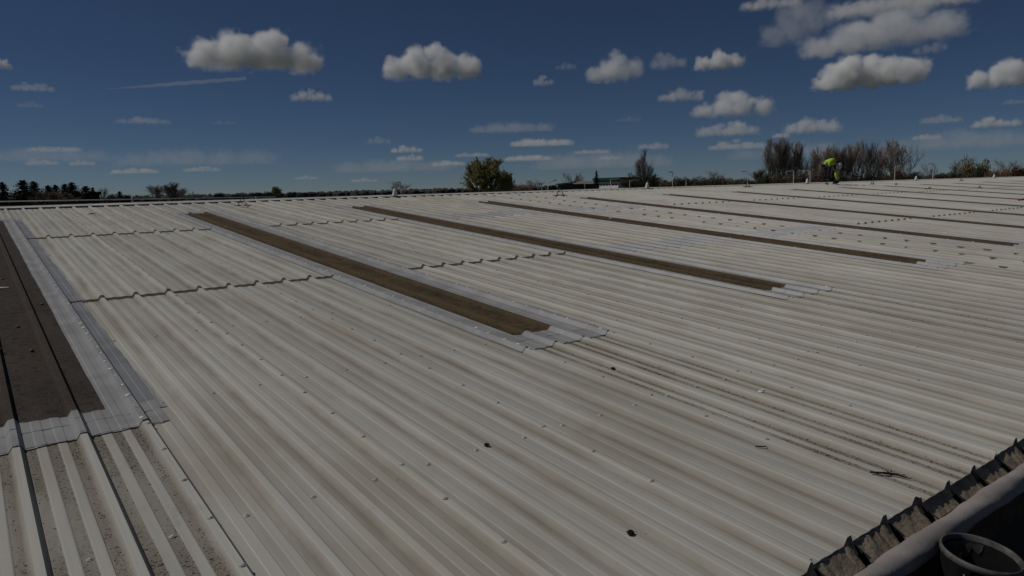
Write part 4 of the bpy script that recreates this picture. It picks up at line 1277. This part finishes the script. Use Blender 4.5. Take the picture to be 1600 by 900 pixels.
# low brown building with sloping green roof
a, Lw, rz, zt = facade(872, 932, 288.5, 372, 362)
bb = empty("brown_building", (a.x, a.y, 0), rz); tag(bb, "low brown building with sloping green roof left of the white hall", "building")
t = MB(); t.box((Lw / 2, 4, zt / 2), (Lw, 8, zt)); t.build("wall", BRICK, bb)
zl, zh = far(872, 287, 370).z, far(898, 284, 368).z
V = [(-.8, -1, zl - .7), (Lw * .46, -1, zh - .8), (Lw * .46, -1, zh), (-.8, -1, zl)]; V += [(x, 9, z) for x, y, z in V]
t = MB(); t.add(V, [(0, 1, 2, 3), (7, 6, 5, 4), (3, 2, 6, 7), (0, 4, 5, 1), (1, 5, 6, 2), (0, 3, 7, 4)]); t.build("roof", GREEN, bb)
zc, zd = far(912, 286.5, 366).z, far(912, 282.6, 366).z
V = [(Lw * .44, -2, zc - .15), (Lw * .97, -2, zc), (Lw * .97, -2, zd), (Lw * .62, -2, zd - .1), (Lw * .44, -2, zc)]; V += [(x, 6, z) for x, y, z in V]
t = MB(); t.add(V, [(0, 1, 2, 3, 4), (9, 8, 7, 6, 5)] + [(i, 5 + i, 5 + (i + 1) % 5, (i + 1) % 5) for i in range(5)]); t.build("canopy", CANOPY, bb)
for xx in (.70, .80):
    f = MB(); f.box((Lw * xx, -.05, zt * .85), (.7, .12, 2.2)); f.build("door", GLASS, bb)
for xx in (.06, .16, .26, .36):
    f = MB(); f.box((Lw * xx, -.04, zt - .9), (1.4, .08, .7)); fo = f.build("window", GREYB, bb)
    f = MB(); f.box((Lw * xx, -.09, zt - .9), (1.2, .05, .5)); f.build("pane", GLASS, fo)
f = MB(); f.box((Lw * .745, -1.9, zt * .5), (.25, .25, zt)); f.build("pillar", CANOPY, bb)
# dark shed among the conifers
a, Lw, rz, zt = facade(141, 155, 300, 68)
sh = empty("dark_shed", (a.x, a.y, 0), rz); tag(sh, "dark flat-topped shed between the conifers at left", "shed")
t = MB(); t.box((Lw / 2, 1.5, zt / 2 - .1), (Lw, 3, zt - .2)); t.build("wall", M['wall'], sh)
t = MB(); t.box((Lw / 2, 1.5, zt - .1), (Lw + .3, 3.3, .2)); t.build("roof", M['void'], sh)

# ------------------------------------------------------------------ clouds
def cloud_mat(name, lobes, asp, dens, nfreq, seed, amp, zf):
    m = bpy.data.materials.new(name); m.use_nodes = True
    nt = m.node_tree; n = nt.nodes; l = nt.links; n.clear()
    out = n.new("ShaderNodeOutputMaterial")
    tc = n.new("ShaderNodeTexCoord")
    mu = n.new("ShaderNodeVectorMath"); mu.operation = 'MULTIPLY'; mu.inputs[1].default_value = (1, 1, asp)
    l.new(tc.outputs["Object"], mu.inputs[0])
    Fv = None
    for c, r in lobes:
        ds_ = n.new("ShaderNodeVectorMath"); ds_.operation = 'DISTANCE'
        l.new(mu.outputs[0], ds_.inputs[0]); ds_.inputs[1].default_value = (c[0], c[1], c[2] * asp)
        f = math_n(n, l, 'MULTIPLY_ADD', ds_.outputs["Value"], -1.0 / r, 1.0)
        Fv = f if Fv is None else math_n(n, l, 'MAXIMUM', Fv, f)
    ad = n.new("ShaderNodeVectorMath"); ad.operation = 'ADD'; ad.inputs[1].default_value = (seed * 3.7, seed * 1.3, seed * 2.1)
    l.new(tc.outputs["Object"], ad.inputs[0])
    nz = noise(n, l, ad.outputs[0], nfreq, 8.0, 0.62)
    Fv = math_n(n, l, 'ADD', Fv, math_n(n, l, 'MULTIPLY_ADD', nz, amp * 2, -amp))
    if zf is not None:                         # flat, slightly ragged base
        sx = n.new("ShaderNodeSeparateXYZ"); l.new(tc.outputs["Object"], sx.inputs[0])
        zb = math_n(n, l, 'MULTIPLY_ADD', sx.outputs[2], zf, math_n(n, l, 'MULTIPLY_ADD', nz, 1.1, -0.35))
        Fv = math_n(n, l, 'MINIMUM', Fv, zb)
    de = math_n(n, l, 'MULTIPLY', ramp(n, l, Fv, 0.0, 0.62), dens)
    vsx = n.new("ShaderNodeVolumeScatter")
    vsx.inputs["Color"].default_value = (0.955, 0.95, 0.965, 1)
    vsx.inputs["Anisotropy"].default_value = 0.0
    l.new(de, vsx.inputs["Density"])
    l.new(vsx.outputs[0], out.inputs["Volume"])
    return m
def hull(lobes, asp, grow, zmin):
    bm = bmesh.new()
    for c, r in lobes:
        mt = Matrix.Translation(c) @ Matrix.Diagonal((r * grow, r * grow, r * grow / asp, 1))
        bmesh.ops.create_icosphere(bm, subdivisions=3, radius=1.0, matrix=mt)
    for v in bm.verts:
        v.co.z = max(v.co.z, zmin)
    me = bpy.data.meshes.new("cloud_hull"); bm.to_mesh(me); bm.free()
    ob = bpy.data.objects.new("tmp", me); COL.objects.link(ob)
    md = ob.modifiers.new("r", 'REMESH'); md.mode = 'VOXEL'; md.voxel_size = 0.045
    dg = bpy.context.evaluated_depsgraph_get()
    m2 = bpy.data.meshes.new_from_object(ob.evaluated_get(dg))
    bpy.data.objects.remove(ob); bpy.data.meshes.remove(me)
    return m2
def cloud(px, ybase, wpx, hpx, label, tau=14.0, seed=0, slope=0.0):
    rg = random.Random(seed * 13 + 5)
    d = ray(px, ybase)
    el = d.z / math.hypot(d.x, d.y)
    dist = min(900.0 / max(el, 0.03), 22000.0)
    c = far(px, ybase, dist)
    depth = dist / math.hypot(d.x, d.y)        # metres per pixel
    half = wpx / 2 * depth
    hn = 2.0 * hpx / wpx                      # height in units of half width
    asp = max(1.0, min(2.2, 0.75 / hn))
    nb = 4 if wpx / hpx < 3 else 5
    lobes = []
    for i in range(nb):
        x = -0.66 + 1.32 * i / (nb - 1) + rg.uniform(-.05, .05)
        r = max(0.36, min(0.50, hn * asp * 0.50)) * (1.0 - 0.28 * x * x) * rg.uniform(.85, 1.1)
        lobes.append(((x, rg.uniform(-.1, .1), min((r * .42) / asp, hn * .42) + slope * (x + .5)), r))
    for i in range(6 if wpx > 100 else (4 if wpx > 60 else 2)):
        x = rg.triangular(-.62, .62, rg.choice((-.25, .2)))
        r = hn * asp * rg.uniform(.22, .42)
        lobes.append(((x, rg.uniform(-.2, .2), max(0.1, hn - r * .9 / asp - rg.uniform(0, .25) * hn - abs(x) * .35 * hn) + slope * (x + .5)), r))
    low = ybase > 140 and wpx < 110
    amp = 1.15 if low else 0.95
    tau *= 0.22 if low else (0.62 if wpx < 140 else 0.8)
    zf = 1.9 / hn if slope == 0 else None
    mat = cloud_mat("cloud_vapour", lobes, asp, 0.62 * tau / (half * hn), 2.9 / max(hn, .25), seed + 1.7, amp, zf)
    me = hull(lobes, asp, 1.36, -0.12 * hn)
    me.materials.append(mat)
    o = link("cloud", me)
    o.location = c
    o.rotation_euler = (0, 0, math.atan2(d.y, d.x) - math.pi / 2)
    o.scale = (half, half, half)
    tag(o, label, "cloud")
    return o
CL = [
 (400, 104, 205, 66, "large flat-bottomed cloud at upper left, above the contrail", 14, 1, 0),
 (676, 120, 155, 58, "bright puffy cloud left of centre near the top", 15, 2, 0),
 (487, 157, 70, 20, "small cloud right of the contrail", 8, 3, 0),
 (962, 124, 86, 46, "tilted grey cloud right of centre", 6, 4, .12),
 (1044, 106, 58, 32, "faint cloud between two brighter ones right of centre", 2.2, 5, 0),
 (1126, 106, 82, 34, "medium cloud at upper right of centre with a small bright head", 10, 6, 0),
 (850, 133, 32, 20, "tiny faint cloud left of the tilted grey one", 3, 7, 0),
 (884, 108, 36, 14, "very faint wisp above the tiny faint cloud", 0.9, 41, 0),
 (1205, 12, 100, 24, "cloud cut by the top edge, left of the big grey ones", 3, 8, 0),
 (1250, 62, 120, 62, "slanting grey cloud at upper right", 2, 9, .3),
 (1375, 74, 260, 52, "long flat grey cloud across the upper right", 2.6, 10, .1),
 (1408, 14, 230, 26, "long grey cloud cut by the top edge at right", 2, 11, 0),
 (1453, 82, 56, 20, "small grey cloud right of the big bright right-hand one", 1.2, 12, .1),
 (1356, 131, 172, 54, "big bright flat-bottomed cloud above the worker", 15, 13, .06),
 (1572, 132, 105, 48, "bright cloud cut by the right edge", 13, 14, 0),
 (1065, 157, 75, 24, "small cloud joined to the left of a wider one, right of centre", 8, 15, 0),
 (1146, 180, 130, 44, "wide grey cloud above the third A-shaped frame", 7, 16, 0),
 (1138, 211, 105, 24, "low flat cloud under the wide grey one", 8, 17, 0),
 (1270, 207, 88, 28, "low bright cloud just above the poplar row", 12, 18, 0),
 (1150, 233, 100, 16, "flat pale streak cloud left of the poplar row", 5, 19, 0),
 (1556, 198, 74, 19, "small bright cloud near the right edge above the dense tree", 11, 20, 0),
 (1470, 192, 66, 16, "faint cloud left of the small bright right-hand one", 4, 21, 0),
 (1447, 218, 44, 12, "low bright puff right of the vase-shaped tree", 7, 22, 0),
 (636, 238, 54, 13, "low bright cloud over the round bare tree, upper of two", 10, 23, 0),
 (640, 251, 44, 13, "low bright cloud over the round bare tree, lower of two", 9, 24, 0),
 (592, 224, 40, 14, "faint grey puff left of the two low bright clouds", 3, 25, 0),
 (3, 107, 28, 22, "cloud cut by the left edge", 8, 26, 0),
 (53, 142, 66, 16, "small grey cloud at far left below the edge cloud", 4, 27, 0),
 (48, 168, 40, 12, "faint wisp at far left", 1.6, 28, 0),
 (225, 193, 84, 14, "faint brownish wisp below the contrail", 2.2, 29, 0),
 (84, 237, 84, 10, "thin flat streak cloud at far left", 3, 30, 0),
 (66, 258, 50, 13, "low cloud over the tallest conifer", 6, 31, 0),
 (130, 258, 40, 10, "low small cloud right of the one over the conifers", 6, 32, 0),
 (212, 271, 74, 11, "low flat cloud left of the four bare trees", 7, 33, 0),
 (315, 268, 56, 11, "low flat cloud right of the four bare trees", 6, 34, 0),
 (826, 251, 80, 11, "low flat pale cloud right of the budding tree", 6, 35, 0),
 (846, 228, 110, 11, "long faint streak cloud right of the budding tree", 2, 36, 0),
 (702, 259, 60, 11, "low pale cloud left of the budding tree", 6, 37, 0),
 (738, 245, 56, 9, "low thin cloud touching the budding tree", 4, 38, 0),
 (925, 240, 60, 9, "low thin cloud above the white hall", 4, 39, 0),
 (952, 249, 34, 9, "tiny low cloud above the white hall", 5, 40, 0),
 (1020, 233, 52, 14, "low cloud behind the tip of the lone poplar", 5, 42, 0),
 (478, 280, 40, 7, "low flat sliver of cloud left of the round bare tree", 4, 43, 0),
 (570, 284, 46, 7, "low flat sliver of cloud near the round bare tree", 5, 44, 0),
 (1220, 215, 30, 10, "small bright cloud behind the tallest poplar", 10, 45, 0),
 (350, 195, 40, 9, "very faint wisp left of centre", 0.9, 46, 0),
 (982, 190, 44, 10, "very faint wisp right of centre", 0.9, 47, 0),
 (1500, 232, 260, 34, "broad faint grey bank of cloud low at the right", 0.45, 51, 0),
 (1240, 246, 220, 26, "faint hazy bank behind the poplar row", 0.35, 52, 0),
 (940, 262, 240, 22, "faint hazy bank above the white hall", 0.35, 53, 0),
 (620, 268, 200, 20, "faint hazy bank above the round bare tree", 0.35, 54, 0),
 (300, 258, 260, 26, "faint hazy bank over the four bare trees", 0.3, 55, 0),
 (70, 252, 200, 26, "faint hazy bank over the conifers at far left", 0.35, 56, 0),
 (800, 206, 150, 14, "very faint thin streak at centre", 0.4, 57, 0),
 (1588, 162, 40, 10, "faint wisp at the right edge", 2, 48, 0),
]
for px, yb, wp, hp_, lb, tau, sd, sl in CL:
    cloud(px, yb, wp, hp_, lb, tau, sd, sl)
# contrail
c0, c1 = far(165, 139.5, 30000), far(385, 122.5, 30000)
me = MB(); dv = c1 - c0
n_ = 24; dn_ = dv.normalized(); up_ = Vector((0, 0, 1)); sd_ = dn_.cross(up_).normalized(); u2 = sd_.cross(dn_)
V, Fc = [], []
for i in range(n_ + 1):
    t_ = i / n_; r_ = 22 + 75 * min(1, t_ * 2.0) * (1 - .3 * t_)
    for j in range(8):
        a = math.pi * j / 4
        V.append(dv * t_ + (sd_ * math.cos(a) + u2 * math.sin(a)) * r_ * (1 + .18 * math.sin(i * 2.1 + j)))
for i in range(n_):
    for j in range(8):
        Fc.append((i * 8 + j, i * 8 + (j + 1) % 8, (i + 1) * 8 + (j + 1) % 8, (i + 1) * 8 + j))
Fc += [tuple(range(7, -1, -1)), tuple(range(n_ * 8, n_ * 8 + 8))]
Fc = [f[::-1] for f in Fc]
cm = bpy.data.materials.new("contrail_ice"); cm.use_nodes = True
cn = cm.node_tree.nodes; cn.clear()
co_ = cn.new("ShaderNodeOutputMaterial"); cv = cn.new("ShaderNodeVolumeScatter"); cv.inputs["Density"].default_value = 0.0022
cm.node_tree.links.new(cv.outputs[0], co_.inputs["Volume"])
o = link("contrail", pydata("contrail", V, Fc), cm); o.location = c0
tag(o, "thin pale contrail streak below the large upper left cloud", "contrail")
